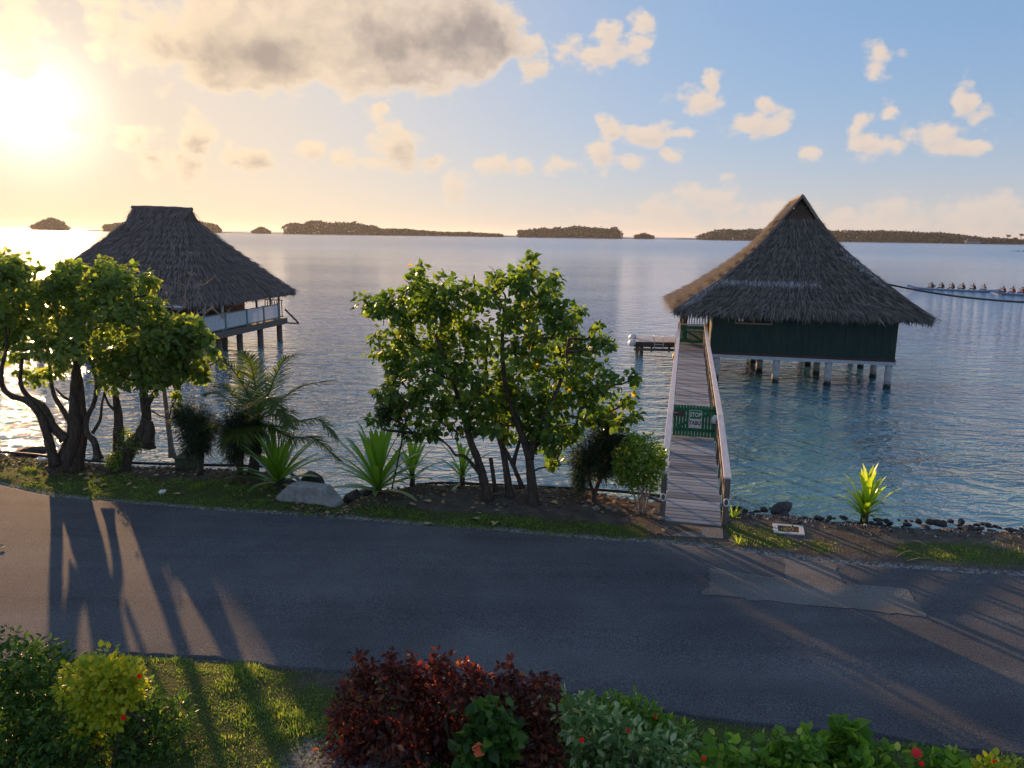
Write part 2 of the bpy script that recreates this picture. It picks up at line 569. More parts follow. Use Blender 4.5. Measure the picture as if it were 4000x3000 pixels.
M['frame_tan'] = mat_surf('frame_tan', [(0.25, 0.18, 0.10), (0.34, 0.26, 0.16)], 6, 0.6, 0.2)
M['steel'] = mat_plain('steel', (0.6, 0.6, 0.6), 0.3, 0.8, 0.08)
M['rust'] = mat_surf('rust', [(0.05, 0.025, 0.018), (0.10, 0.045, 0.03), (0.16, 0.075, 0.045)], 30, 0.85, 0.5, 0.005)
M['concrete'] = mat_surf('concrete', [(0.17, 0.165, 0.155), (0.30, 0.29, 0.275), (0.40, 0.39, 0.37)], 5, 0.9, 0.5, 0.012)
M['concrete_light'] = mat_surf('concrete_light', [(0.45, 0.45, 0.43), (0.6, 0.6, 0.57)], 9, 0.9, 0.5, 0.01)
M['basalt'] = mat_surf('basalt', [(0.018, 0.017, 0.016), (0.04, 0.036, 0.033), (0.085, 0.078, 0.07)], 6, 0.75, 0.9, 0.03)
M['stone_grey'] = mat_surf('stone_grey', [(0.12, 0.11, 0.10), (0.22, 0.21, 0.19), (0.34, 0.32, 0.30)], 8, 0.85, 0.7, 0.02)
M['bark'] = mat_surf('bark', [(0.035, 0.026, 0.02), (0.075, 0.055, 0.042), (0.13, 0.10, 0.08)], 9, 0.9, 1.0, 0.03, (1.6, 1.6, 0.45))
M['bark_grey'] = mat_surf('bark_grey', [(0.20, 0.17, 0.15), (0.32, 0.28, 0.25)], 9, 0.9, 0.6, 0.01)
M['black_pipe'] = mat_plain('black_pipe', (0.018, 0.018, 0.02), 0.4, 0.5, 0.2)
M['blue_pipe'] = mat_plain('blue_pipe', (0.02, 0.06, 0.18), 0.4, 0.5, 0.2)
M['hull_white'] = mat_plain('hull_white', (0.34, 0.39, 0.47), 0.3, 0.5, 0.05)
M['skin'] = mat_plain('skin', (0.13, 0.07, 0.045), 0.5, 0.4, 0.1)
M['cloth_dark'] = mat_plain('cloth_dark', (0.03, 0.03, 0.04), 0.9, 0.2, 0.2)
M['cloth_red'] = mat_plain('cloth_red', (0.5, 0.03, 0.025), 0.9, 0.2, 0.1)
M['cloth_white'] = mat_plain('cloth_white', (0.7, 0.7, 0.7), 0.9, 0.2, 0.1)
M['yellow'] = mat_plain('yellow', (0.62, 0.36, 0.06), 0.5, 0.4, 0.1)
M['dry_leaf'] = mat_surf('dry_leaf', [(0.30, 0.19, 0.08), (0.45, 0.33, 0.16), (0.5, 0.42, 0.25)], 20, 0.8)


def mat_glass(name):
    m, nt, out = mat_new(name)
    p = node(nt, 'ShaderNodeBsdfPrincipled', {'Base Color': (0.02, 0.025, 0.03, 1), 'Roughness': 0.05, 'IOR': 1.5,
                                             'Specular IOR Level': 0.6})
    nt.links.new(p.outputs[0], out.inputs[0])
    return m


M['glass'] = mat_glass('glass_pane')


def mat_asphalt(name, c0, c1, c2, spec=0.08, rough=0.85):
    m, nt, out = mat_new(name)
    co = node(nt, 'ShaderNodeTexCoord')
    big = node(nt, 'ShaderNodeTexNoise', {'Vector': co.outputs['Object'], 'Scale': 0.5, 'Detail': 5.0, 'Roughness': 0.6})
    fine = node(nt, 'ShaderNodeTexNoise', {'Vector': co.outputs['Object'], 'Scale': 55.0, 'Detail': 3.0, 'Roughness': 0.7})
    vor = node(nt, 'ShaderNodeTexVoronoi', {'Vector': co.outputs['Object'], 'Scale': 60.0})
    base = ramp(nt, big.outputs[0], [(0.3, c0), (0.52, c1), (0.72, c2)])
    sp_ = ramp(nt, fine.outputs[0], [(0.3, (0.4, 0.4, 0.4)), (0.5, (0.95, 0.95, 0.95)), (0.64, (1.5, 1.48, 1.42)), (0.76, (2.6, 2.5, 2.3))])
    lane = node(nt, 'ShaderNodeTexNoise', {'Vector': node(nt, 'ShaderNodeMapping', {0: co.outputs['Object'], 2: (0, 0, 0.16), 3: (0.06, 0.9, 1)}).outputs[0], 'Scale': 1.0, 'Detail': 4.0, 'Roughness': 0.6})
    c = mixc(nt, 1.0, base, sp_, 'MULTIPLY')
    c = mixc(nt, 1.0, c, ramp(nt, lane.outputs[0], [(0.35, (0.82, 0.82, 0.83)), (0.5, (1.0, 1.0, 1.0)), (0.65, (1.16, 1.15, 1.13))]), 'MULTIPLY')
    h = mth(nt, 'ADD', mth(nt, 'MULTIPLY', vor.outputs[0], 0.7), fine.outputs[0])
    b = node(nt, 'ShaderNodeBump', {'Strength': 0.8, 'Distance': 0.012, 'Height': h})
    p = node(nt, 'ShaderNodeBsdfPrincipled', {'Base Color': c, 'Roughness': rough, 'Normal': b.outputs[0],
                                             'Specular IOR Level': spec})
    nt.links.new(p.outputs[0], out.inputs[0])
    return m


M['asphalt'] = mat_asphalt('asphalt', (0.082, 0.085, 0.094), (0.108, 0.111, 0.12), (0.136, 0.138, 0.145))
M['asphalt_old'] = mat_asphalt('asphalt_old', (0.14, 0.137, 0.132), (0.18, 0.175, 0.168), (0.22, 0.213, 0.203))


def mat_land():
    m, nt, out = mat_new('shore_ground')
    co = node(nt, 'ShaderNodeTexCoord')
    at = node(nt, 'ShaderNodeAttribute', attribute_name='grass')
    a2 = node(nt, 'ShaderNodeAttribute', attribute_name='gravel')
    n1 = node(nt, 'ShaderNodeTexNoise', {'Vector': co.outputs['Object'], 'Scale': 3.0, 'Detail': 8.0, 'Roughness': 0.7})
    n2 = node(nt, 'ShaderNodeTexNoise', {'Vector': co.outputs['Object'], 'Scale': 30.0, 'Detail': 4.0, 'Roughness': 0.7})
    vo = node(nt, 'ShaderNodeTexVoronoi', {'Vector': co.outputs['Object'], 'Scale': 24.0})
    dirt = ramp(nt, n1.outputs[0], [(0.3, (0.055, 0.045, 0.037)), (0.5, (0.10, 0.083, 0.068)), (0.7, (0.165, 0.142, 0.12))])
    gr = ramp(nt, n2.outputs[0], [(0.3, (0.04, 0.055, 0.016)), (0.55, (0.07, 0.095, 0.026)), (0.72, (0.13, 0.12, 0.05))])
    gv = ramp(nt, vo.outputs['Color'], [(0.1, (0.07, 0.066, 0.062)), (0.5, (0.19, 0.185, 0.175)), (0.9, (0.36, 0.35, 0.34))])
    fac = maprange(nt, mth(nt, 'ADD', at.outputs['Fac'], mth(nt, 'MULTIPLY_ADD', n1.outputs[0], 0.9, -0.45)), 0.25, 0.65)
    c = mixc(nt, fac, dirt, gr)
    c = mixc(nt, maprange(nt, mth(nt, 'ADD', a2.outputs['Fac'], mth(nt, 'MULTIPLY_ADD', n2.outputs[0], 0.8, -0.4)), 0.3, 0.7), c, gv)
    h = mth(nt, 'ADD', n2.outputs[0], mth(nt, 'MULTIPLY', vo.outputs[0], 0.6))
    b = node(nt, 'ShaderNodeBump', {'Strength': 0.9, 'Distance': 0.03, 'Height': h})
    p = node(nt, 'ShaderNodeBsdfPrincipled', {'Base Color': c, 'Roughness': 0.95, 'Normal': b.outputs[0],
                                             'Specular IOR Level': 0.15})
    nt.links.new(p.outputs[0], out.inputs[0])
    return m


M['land'] = mat_land()


def mat_water():
    m, nt, out = mat_new('lagoon_water')
    gm = node(nt, 'ShaderNodeNewGeometry')
    pos = gm.outputs['Position']
    sep = node(nt, 'ShaderNodeSeparateXYZ', {0: pos})
    dist = vmth(nt, 'LENGTH', pos).outputs[1]
    # body colour: shallow sandy lagoon shelf near the shore, weed patches, deeper blue outside
    shelf = maprange(nt, sep.outputs[1], 17.0, 62.0, 1.0, 0.0)
    nz = node(nt, 'ShaderNodeTexNoise', {'Vector': pos, 'Scale': 0.16, 'Detail': 4.0, 'Roughness': 0.55, 'Distortion': 0.6})
    deep = ramp(nt, nz.outputs[0], [(0.3, (0.05, 0.145, 0.31)), (0.7, (0.07, 0.195, 0.39))])
    shal = ramp(nt, nz.outputs[0], [(0.32, (0.035, 0.145, 0.165)), (0.5, (0.065, 0.225, 0.25)), (0.68, (0.115, 0.31, 0.32))])
    body = mixc(nt, shelf, deep, shal)

    wg = bpy.data.node_groups.new('wave_height', 'ShaderNodeTree')
    wg.interface.new_socket('P', in_out='INPUT', socket_type='NodeSocketVector')
    wg.interface.new_socket('H', in_out='OUTPUT', socket_type='NodeSocketFloat')
    wi, wo = wg.nodes.new('NodeGroupInput'), wg.nodes.new('NodeGroupOutput')

    def wave(scale, st, amp, rot, detail=1.0, rough=0.5, dist_=0.35):
        mp = node(wg, 'ShaderNodeMapping', {0: wi.outputs[0], 2: (0, 0, math.radians(rot)), 3: st})
        n = node(wg, 'ShaderNodeTexNoise', {'Vector': mp.outputs[0], 'Scale': scale, 'Detail': detail, 'Roughness': rough,
                                            'Distortion': dist_}, noise_dimensions='2D')
        # sharper crests
        v = mth(wg, 'SUBTRACT', 1.0, mth(wg, 'ABSOLUTE', mth(wg, 'MULTIPLY_ADD', n.outputs[0], 2.0, -1.0)))
        return mth(wg, 'MULTIPLY', mth(wg, 'MULTIPLY', v, v), amp)
    hh = mth(wg, 'ADD', wave(0.6, (0.42, 1.0, 1), 0.165, 14), wave(2.1, (0.5, 1.0, 1), 0.082, -9))
    hh = mth(wg, 'ADD', hh, wave(6.0, (0.6, 1.0, 1), 0.030, 16))
    wg.links.new(hh, wo.inputs[0])

    def H(off):
        g = node(nt, 'ShaderNodeGroup', node_tree=wg)
        nt.links.new(vmth(nt, 'ADD', pos, off).outputs[0] if any(off) else pos, g.inputs[0])
        return g.outputs[0]
    e = 0.03
    h0, hx, hy = H((0, 0, 0)), H((e, 0, 0)), H((0, e, 0))
    gust = node(nt, 'ShaderNodeTexNoise', {'Vector': node(nt, 'ShaderNodeMapping', {0: pos, 3: (0.35, 1.6, 1)}).outputs[0],
                                           'Scale': 0.03, 'Detail': 3.0})
    calm = maprange(nt, gust.outputs[0], 0.35, 0.65, 0.75, 1.2)
    k = mth(nt, 'MULTIPLY', calm, maprange(nt, dist, 15.0, 90.0, -0.85 / e, -0.34 / e))
    nx_ = mth(nt, 'MULTIPLY', mth(nt, 'SUBTRACT', hx, h0), k)
    ny_ = mth(nt, 'MULTIPLY', mth(nt, 'SUBTRACT', hy, h0), k)
    b = vmth(nt, 'NORMALIZE', node(nt, 'ShaderNodeCombineXYZ', {0: nx_, 1: ny_, 2: 1.0}).outputs[0])
    rgh = maprange(nt, dist, 20.0, 500.0, 0.04, 0.20)
    p = node(nt, 'ShaderNodeBsdfPrincipled', {'Base Color': body, 'Roughness': rgh, 'IOR': 1.8, 'Normal': b.outputs[0],
                                             'Specular IOR Level': 0.95})
    nt.links.new(p.outputs[0], out.inputs[0])
    return m


M['water'] = mat_water()

# ================================================================= the setting
# water: one sheet out to the horizon
wv = MB()
wv.add([(-14000, -60, 0), (14000, -60, 0), (14000, 14000, 0), (-14000, 14000, 0)], [(0, 1, 2, 3)])
tag(wv.build('water', M['water']), kind='structure')

FAR = np.array([(-90, 40), (-24, 20.6), (-16, 18.1), (-11.5, 16.52), (-9.83, 15.8), (-8.5, 15.55), (-7.22, 15.33), (-5.67, 15.07),
                (-3.89, 14.85), (-1.09, 14.37), (1.54, 13.88), (2.95, 13.72), (3.96, 13.49), (5.01, 13.15), (6.18, 12.87),
                (7.4, 12.68), (8.91, 12.51), (20, 11.4), (90, 5)])
NEAR = np.array([(-90, 30), (-24, 13.5), (-12, 10.2), (-7.5, 9.35), (-5.84, 9.36), (-5.19, 9.6), (-4.04, 9.53), (-2.23, 9.28),
                 (0.83, 8.81), (1.95, 8.51), (3.13, 8.24), (4.24, 8.08), (5.87, 7.77), (20, 5.8), (90, -4)])
SHORE = np.array([(-90, 46), (-24, 23.5), (-16, 20.2), (-13.3, 19.25), (-11.16, 18.66), (-9.39, 18.34), (-7.2, 18.3), (-5.75, 18.0),
                  (-5.0, 16.9), (-4.6, 16.3), (-3.53, 15.75), (-3.3, 16.2), (-2.1, 17.03), (1.21, 16.9), (3.38, 16.3), (4.66, 15.98),
                  (5.6, 15.9), (7.06, 15.45), (8.09, 15.3), (9.65, 15.2), (10.65, 15.1), (20, 14.3), (90, 9)])


def fy(tab, x):
    return np.interp(x, tab[:, 0], tab[:, 1])


def grass_w(x, y):
    """how much grass grows at x, y (0..1)"""
    x, y = np.asarray(x, float), np.asarray(y, float)
    d = y - fy(FAR, x)
    n = fbm(x, y, 0.9)
    left = np.clip((2.1 - d) * 1.2, 0, 1) * np.clip(d / 0.12, 0, 1) * np.clip((x + 14.5) * 0.6, 0.25, 1)
    left = left * np.where(x < -10.6, np.clip((n - 0.30) * 5, 0, 1), 1)
    mid = np.clip((0.95 - d) * 3, 0, 1) * np.clip(d / 0.10, 0, 1)
    right = np.clip((1.75 - d) * 1.5, 0, 1) * np.clip((d - 0.25) * 3, 0, 1) * np.clip((n - 0.36) * 5, 0, 1) * np.clip((10.2 - x) * 0.7, 0.15, 1)
    wl = np.clip((-4.6 - x) * 2, 0, 1)
    wr = np.clip((x - 3.6) * 2, 0, 1)
    g = wl * left + (1 - wl) * (1 - wr) * mid + wr * right
    g = np.where((x > 2.75) & (x < 4.35) & (d > -0.2), g * np.clip((0.3 - d) * 4, 0, 1) * 0.6, g)
    dn = fy(NEAR, x) - y
    path = np.exp(-((x + 1.75) ** 2 / 0.5 + (y - 7.3) ** 2 / 0.5))
    lawn = np.clip(dn / 0.10, 0, 1) * np.clip(1.15 - 1.3 * path, 0, 1) * np.clip(0.55 + (n - 0.35) * 3.0, 0, 1)
    return np.where(d > 0, g, lawn)


def gravel_w(x, y):
    x, y = np.asarray(x, float), np.asarray(y, float)
    d = y - fy(FAR, x)
    s = fy(SHORE, x) - y
    r = np.clip((x - 4.3) * 2, 0, 1) * np.clip((0.95 - s) * 1.6, 0, 1)
    edge = np.where((d > -0.3) & (d < 0.3), 0.95 * np.clip(1.2 - np.abs(d) / 0.3, 0, 1), 0)
    dn = fy(NEAR, x) - y
    edge2 = np.where((dn > -0.3) & (dn < 0.22), 0.5 * np.clip(1 - np.abs(dn) / 0.22, 0, 1), 0)
    path = 1.1 * np.exp(-((x + 1.75) ** 2 / 0.55 + (y - 7.2) ** 2 / 0.7))
    return np.where(d > -0.3, np.maximum(r, edge), np.maximum(edge2, np.where(dn > 0, path, 0)))


def land_z(x, y):
    x, y = np.asarray(x, float), np.asarray(y, float)
    d = y - fy(FAR, x)
    s = fy(SHORE, x) - y
    dn = fy(NEAR, x) - y
    z = 0.855 + 0.0 * x
    up = np.clip(d / 0.35, 0, 1)
    z = z + up * (0.05 + 0.07 * (fbm(x, y, 1.4) - 0.4))
    z = z + np.clip((x + 4.4), 0, 1) * np.clip((2.6 - x), 0, 1) * np.clip(d - 0.7, 0, 1) * 0.10
    z = z - np.clip(0.5 - s, 0, 0.5) * 0.25 * np.clip(d, 0, 1)
    # pebble beach falls away on the right
    z = z - np.clip((x - 4.4) * 1.5, 0, 1) * np.clip(0.75 - s, 0, 0.75) * 0.30
    up2 = np.clip(dn / 0.4, 0, 1)
    z = z + up2 * (0.06 + 0.10 * (fbm(x, y, 0.9) - 0.45)) + np.clip(dn - 0.4, 0, 3) * 0.03
    return z


xs = np.concatenate([np.linspace(-90, -15, 26)[:-1], np.arange(-15, 12.01, 0.16), np.linspace(12, 90, 27)[1:]])
rows = []
for t in np.linspace(0, 1, 8):
    rows.append(fy(NEAR, xs) * t + (-30) * (1 - t) if t < 0.5 else None)
rows = [r for r in rows if r is not None]
nn = fy(NEAR, xs)
for t in np.linspace(3.6, 0.0, 26):
    rows.append(nn - t - 0.02)
ff = fy(FAR, xs)
rows.append(nn + 0.25)
rows.append(ff - 0.25)
ss = fy(SHORE, xs)
for t in np.linspace(0, 1, 22):
    rows.append((ff + 0.02) * (1 - t) + ss * t)
V = []
rows = [r + (0 * xs) for r in rows]
for i, r in enumerate(rows):
    z = land_z(xs, r)
    V.append(np.stack([xs, r, z], 1))
wob = 0.16 * (fbm(xs, xs * 0, 2.2) - 0.5)
for dy, z in ((0.12, 0.66), (0.35, 0.30), (0.8, -0.1), (2.0, -0.9)):
    V.append(np.stack([xs, ss + dy + wob * 1.5, np.full_like(xs, z) + wob], 1))
nx, ny = len(xs), len(V)
V = np.concatenate(V)
ii = np.arange(nx - 1)
F = np.concatenate([np.stack([j * nx + ii, j * nx + ii + 1, (j + 1) * nx + ii + 1, (j + 1) * nx + ii], 1) for j in range(ny - 1)])
me = raw_mesh('shore_ground', V, F, M['land'], smooth=True)
ga = me.attributes.new('grass', 'FLOAT', 'POINT')
ga.data.foreach_set('value', grass_w(V[:, 0], V[:, 1]).astype(np.float32))
gb = me.attributes.new('gravel', 'FLOAT', 'POINT')
gb.data.foreach_set('value', gravel_w(V[:, 0], V[:, 1]).astype(np.float32))
tag(link('shore_ground', me), kind='structure')

# road
xr = np.concatenate([np.linspace(-90, -15, 20)[:-1], np.arange(-15, 12.01, 0.07), np.linspace(12, 90, 20)[1:]])
ef = fy(FAR, xr) + 0.10 * (fbm(xr, xr * 0 + 3, 1.2) - 0.5) + 0.05 * (fbm(xr, xr * 0 + 8, 7) - 0.5)
en = fy(NEAR, xr) + 0.12 * (fbm(xr, xr * 0 + 31, 1.2) - 0.5) + 0.06 * (fbm(xr, xr * 0 + 18, 7) - 0.5)
Vr = []
for t in [0, 0.006, 0.03] + list(np.linspace(0.12, 0.88, 7)) + [0.97, 0.994, 1.0]:
    yy = en * (1 - t) + ef * t
    Vr.append(np.stack([xr, yy, 0.895 + 0.03 * np.sin(np.pi * t) + 0 * xr], 1))
Vr.append(np.stack([xr, ef + 0.015, np.full_like(xr, 0.84)], 1))
Vr = [np.stack([xr, en - 0.015, np.full_like(xr, 0.84)], 1)] + Vr
nxr = len(xr)
ii = np.arange(nxr - 1)
Fr = np.concatenate([np.stack([j * nxr + ii, j * nxr + ii + 1, (j + 1) * nxr + ii + 1, (j + 1) * nxr + ii], 1) for j in range(len(Vr) - 1)])
tag(link('road', raw_mesh('road', np.concatenate(Vr), Fr, M['asphalt'], True)), kind='structure')


def road_z(x, y):
    t = (y - fy(NEAR, x)) / (fy(FAR, x) - fy(NEAR, x))
    return 0.895 + 0.03 * np.sin(np.pi * np.clip(t, 0, 1))


# older pale asphalt patch let into the road
pz = [(510, 992), (640, 1008), (800, 1035), (935, 1052), (928, 1000), (915, 940), (1050, 955), (1195, 972), (1215, 1020), (1235, 1075), (1400, 1088),
      (1585, 1103), (1640, 1190), (1690, 1262), (1560, 1245), (1400, 1232), (1140, 1205), (960, 1188), (800, 1170), (620, 1150), (470, 1138), (455, 1122), (512, 1104)]
pp = [at_z(2400 + a * .7233, 1500 + b * .7233, 0.918) for a, b in pz]
dense = []
for i in range(len(pp)):
    a, b = pp[i], pp[(i + 1) % len(pp)]
    k = max(2, int(np.linalg.norm(b - a) / 0.09))
    for t in np.linspace(0, 1, k, endpoint=False):
        q = a + (b - a) * t
        q = q + rng.normal(0, 0.022, 3)
        q[2] = road_z(q[0], q[1]) + 0.005
        dense.append(q)
pm = bpy.data.meshes.new('road_patch')
pm.from_pydata([tuple(q) for q in dense], [], [tuple(range(len(dense)))])
pm.materials.append(M['asphalt_old'])
import bmesh
bm = bmesh.new()
bm.from_mesh(pm)
bmesh.ops.triangulate(bm, faces=bm.faces[:])
bmesh.ops.subdivide_edges(bm, edges=[e for e in bm.edges if e.calc_length() > 0.5], cuts=2)
for v in bm.verts:
    v.co.z = road_z(v.co.x, v.co.y) + 0.006
bmesh.ops.recalc_face_normals(bm, faces=bm.faces[:])
if bm.faces[:] and sum(f.normal.z for f in bm.faces) < 0:
    bmesh.ops.reverse_faces(bm, faces=bm.faces[:])
bm.to_mesh(pm)
bm.free()
tag(link('road_patch', pm), kind='structure')


# ---------------------------------------------------------------- grass blades
def leaf_mesh(tv, tf, Pn, D, N, S, SX=None):
    """copies of one small leaf shape: Pn base points, D along the leaf, N its upper side, S length"""
    D = D / (np.linalg.norm(D, axis=1)[:, None] + 1e-9)
    X = np.cross(D, N)
    X /= np.linalg.norm(X, axis=1)[:, None] + 1e-9
    Z = np.cross(X, D)
    S = np.asarray(S)[:, None, None]
    SX = S if SX is None else np.asarray(SX)[:, None, None]
    tv = np.asarray(tv, float)
    Vv = Pn[:, None, :] + SX * tv[None, :, 0:1] * X[:, None, :] + S * tv[None, :, 1:2] * D[:, None, :] + S * tv[None, :, 2:3] * Z[:, None, :]
    k = len(tv)
    tf = np.asarray(tf)
    Ff = (np.arange(len(Pn))[:, None, None] * k + tf[None]).reshape(-1, tf.shape[1])
    return Vv.reshape(-1, 3), Ff


BLADE = ([(-.5, 0, 0), (.5, 0, 0), (.42, .55, .0), (-.42, .55, .0), (.06, 1, -.18), (-.06, 1, -.18)], [(0, 1, 2, 3), (3, 2, 4, 5)])
HEART = ([(0, 0, 0), (.27, -.10, .05), (.50, .22, .10), (.36, .62, .05), (0, 1.05, -.14), (0, .45, -.03), (-.36, .62, .05), (-.50, .22, .10), (-.27, -.10, .05)],
         [(0, 1, 2, 5), (5, 2, 3, 4), (5, 4, 6, 7), (0, 5, 7, 8)])
LANCE = ([(0, 0, 0), (.24, .38, .07), (.16, .72, .02), (0, 1, -.16), (0, .5, -.03), (-.16, .72, .02), (-.24, .38, .07)],
         [(0, 1, 2, 4), (4, 2, 3, 3), (4, 3, 5, 5), (0, 4, 5, 6)])
OVAL = ([(0, 0, 0), (.30, .25, .06), (.34, .62, .05), (0, 1, -.10), (0, .5, -.03), (-.34, .62, .05), (-.30, .25, .06)],
        [(0, 1, 2, 4), (4, 2, 3, 5), (0, 4, 5, 6)])
LANCE = (LANCE[0], [(0, 1, 2, 4), (4, 2, 3, 5), (0, 4, 5, 6)])

M['grass'] = mat_leaf('grass_blades', [(0.0, (0.055, 0.115, 0.018)), (0.5, (0.105, 0.19, 0.028)), (0.85, (0.18, 0.235, 0.045)), (1.0, (0.32, 0.27, 0.12))],
                      trans=0.5, rough=0.5)


def grass_patch(name, x0, x1, yf0, yf1, dens, hmin, hmax, label):
    n = int((x1 - x0) * 3.0 * dens)
    x = rng.uniform(x0, x1, n)
    t = rng.uniform(0, 1, n)
    lo, hi = yf0(x), yf1(x)
    y = lo + (hi - lo) * t
    w = grass_w(x, y)
    keep = rng.uniform(0, 1, n) < w * np.clip((hi - lo) / 3.0, 0, 1.5) * (0.25 + 1.1 * np.clip((fbm(x, y, 4.0) - 0.35) * 3, 0, 1))
    x, y = x[keep], y[keep]
    n = len(x)
    Pn = np.stack([x, y, land_z(x, y) - 0.01], 1)
    a = rng.uniform(0, 2 * math.pi, n)
    lean = rng.uniform(0.15, 1.1, n)
    D = np.stack([np.cos(a) * lean, np.sin(a) * lean, np.ones(n)], 1)
    N = np.stack([np.cos(a), np.sin(a), -lean], 1) * -1
    clump = np.clip((fbm(x, y, 2.0) - 0.3) * 2.2, 0.3, 1.4)
    S = rng.uniform(hmin, hmax, n) * clump
    Vv, Ff = leaf_mesh(BLADE[0], BLADE[1], Pn, D, N, S, rng.uniform(0.007, 0.013, n))
    o = link(name, raw_mesh(name, Vv, Ff, M['grass']))
    tag(o, label, 'grass', kind='stuff')
    return o


grass_patch('lawn_grass', -8, 9, lambda x: fy(NEAR, x) - 3.0, lambda x: fy(NEAR, x) - 0.02, 3600, 0.05, 0.13,
            'short green lawn grass between the road and the garden shrubs')
grass_patch('verge_grass', -14.5, 10.5, lambda x: fy(FAR, x) + 0.06, lambda x: fy(SHORE, x) - 0.15, 2200, 0.035, 0.10,
            'short grass on the verge between the road and the lagoon')

# ================================================================= thatched houses
def rail_set(parent, p0, p1, z0, z1, n, mat_b, mat_r, bw=0.05, bt=0.02, name='baluster', rail=True, rw=0.08):
    """row of balusters between two points (local), top and bottom rails"""
    p0, p1 = np.array(p0, float), np.array(p1, float)
    d = p1 - p0
    L = np.linalg.norm(d)
    ang = math.atan2(d[1], d[0])
    mb = MB().bbox(-bw / 2, bw / 2, -bt / 2, bt / 2, 0, z1 - z0 - 0.10).mesh(name, mat_b)
    for i in range(n):
        q = p0 + d * (i + 0.5) / n
        link(name, mb, None, parent, Matrix.Translation((q[0], q[1], z0 + 0.06)) @ Matrix.Rotation(ang, 4, 'Z'))
    if rail:
        MB().beam((*p0, z1), (*p1, z1), rw, 0.05).build('top_rail', mat_r, parent)
        MB().beam((*p0, z0 + 0.04), (*p1, z0 + 0.04), 0.05, 0.06).build('bottom_rail', mat_r, parent)


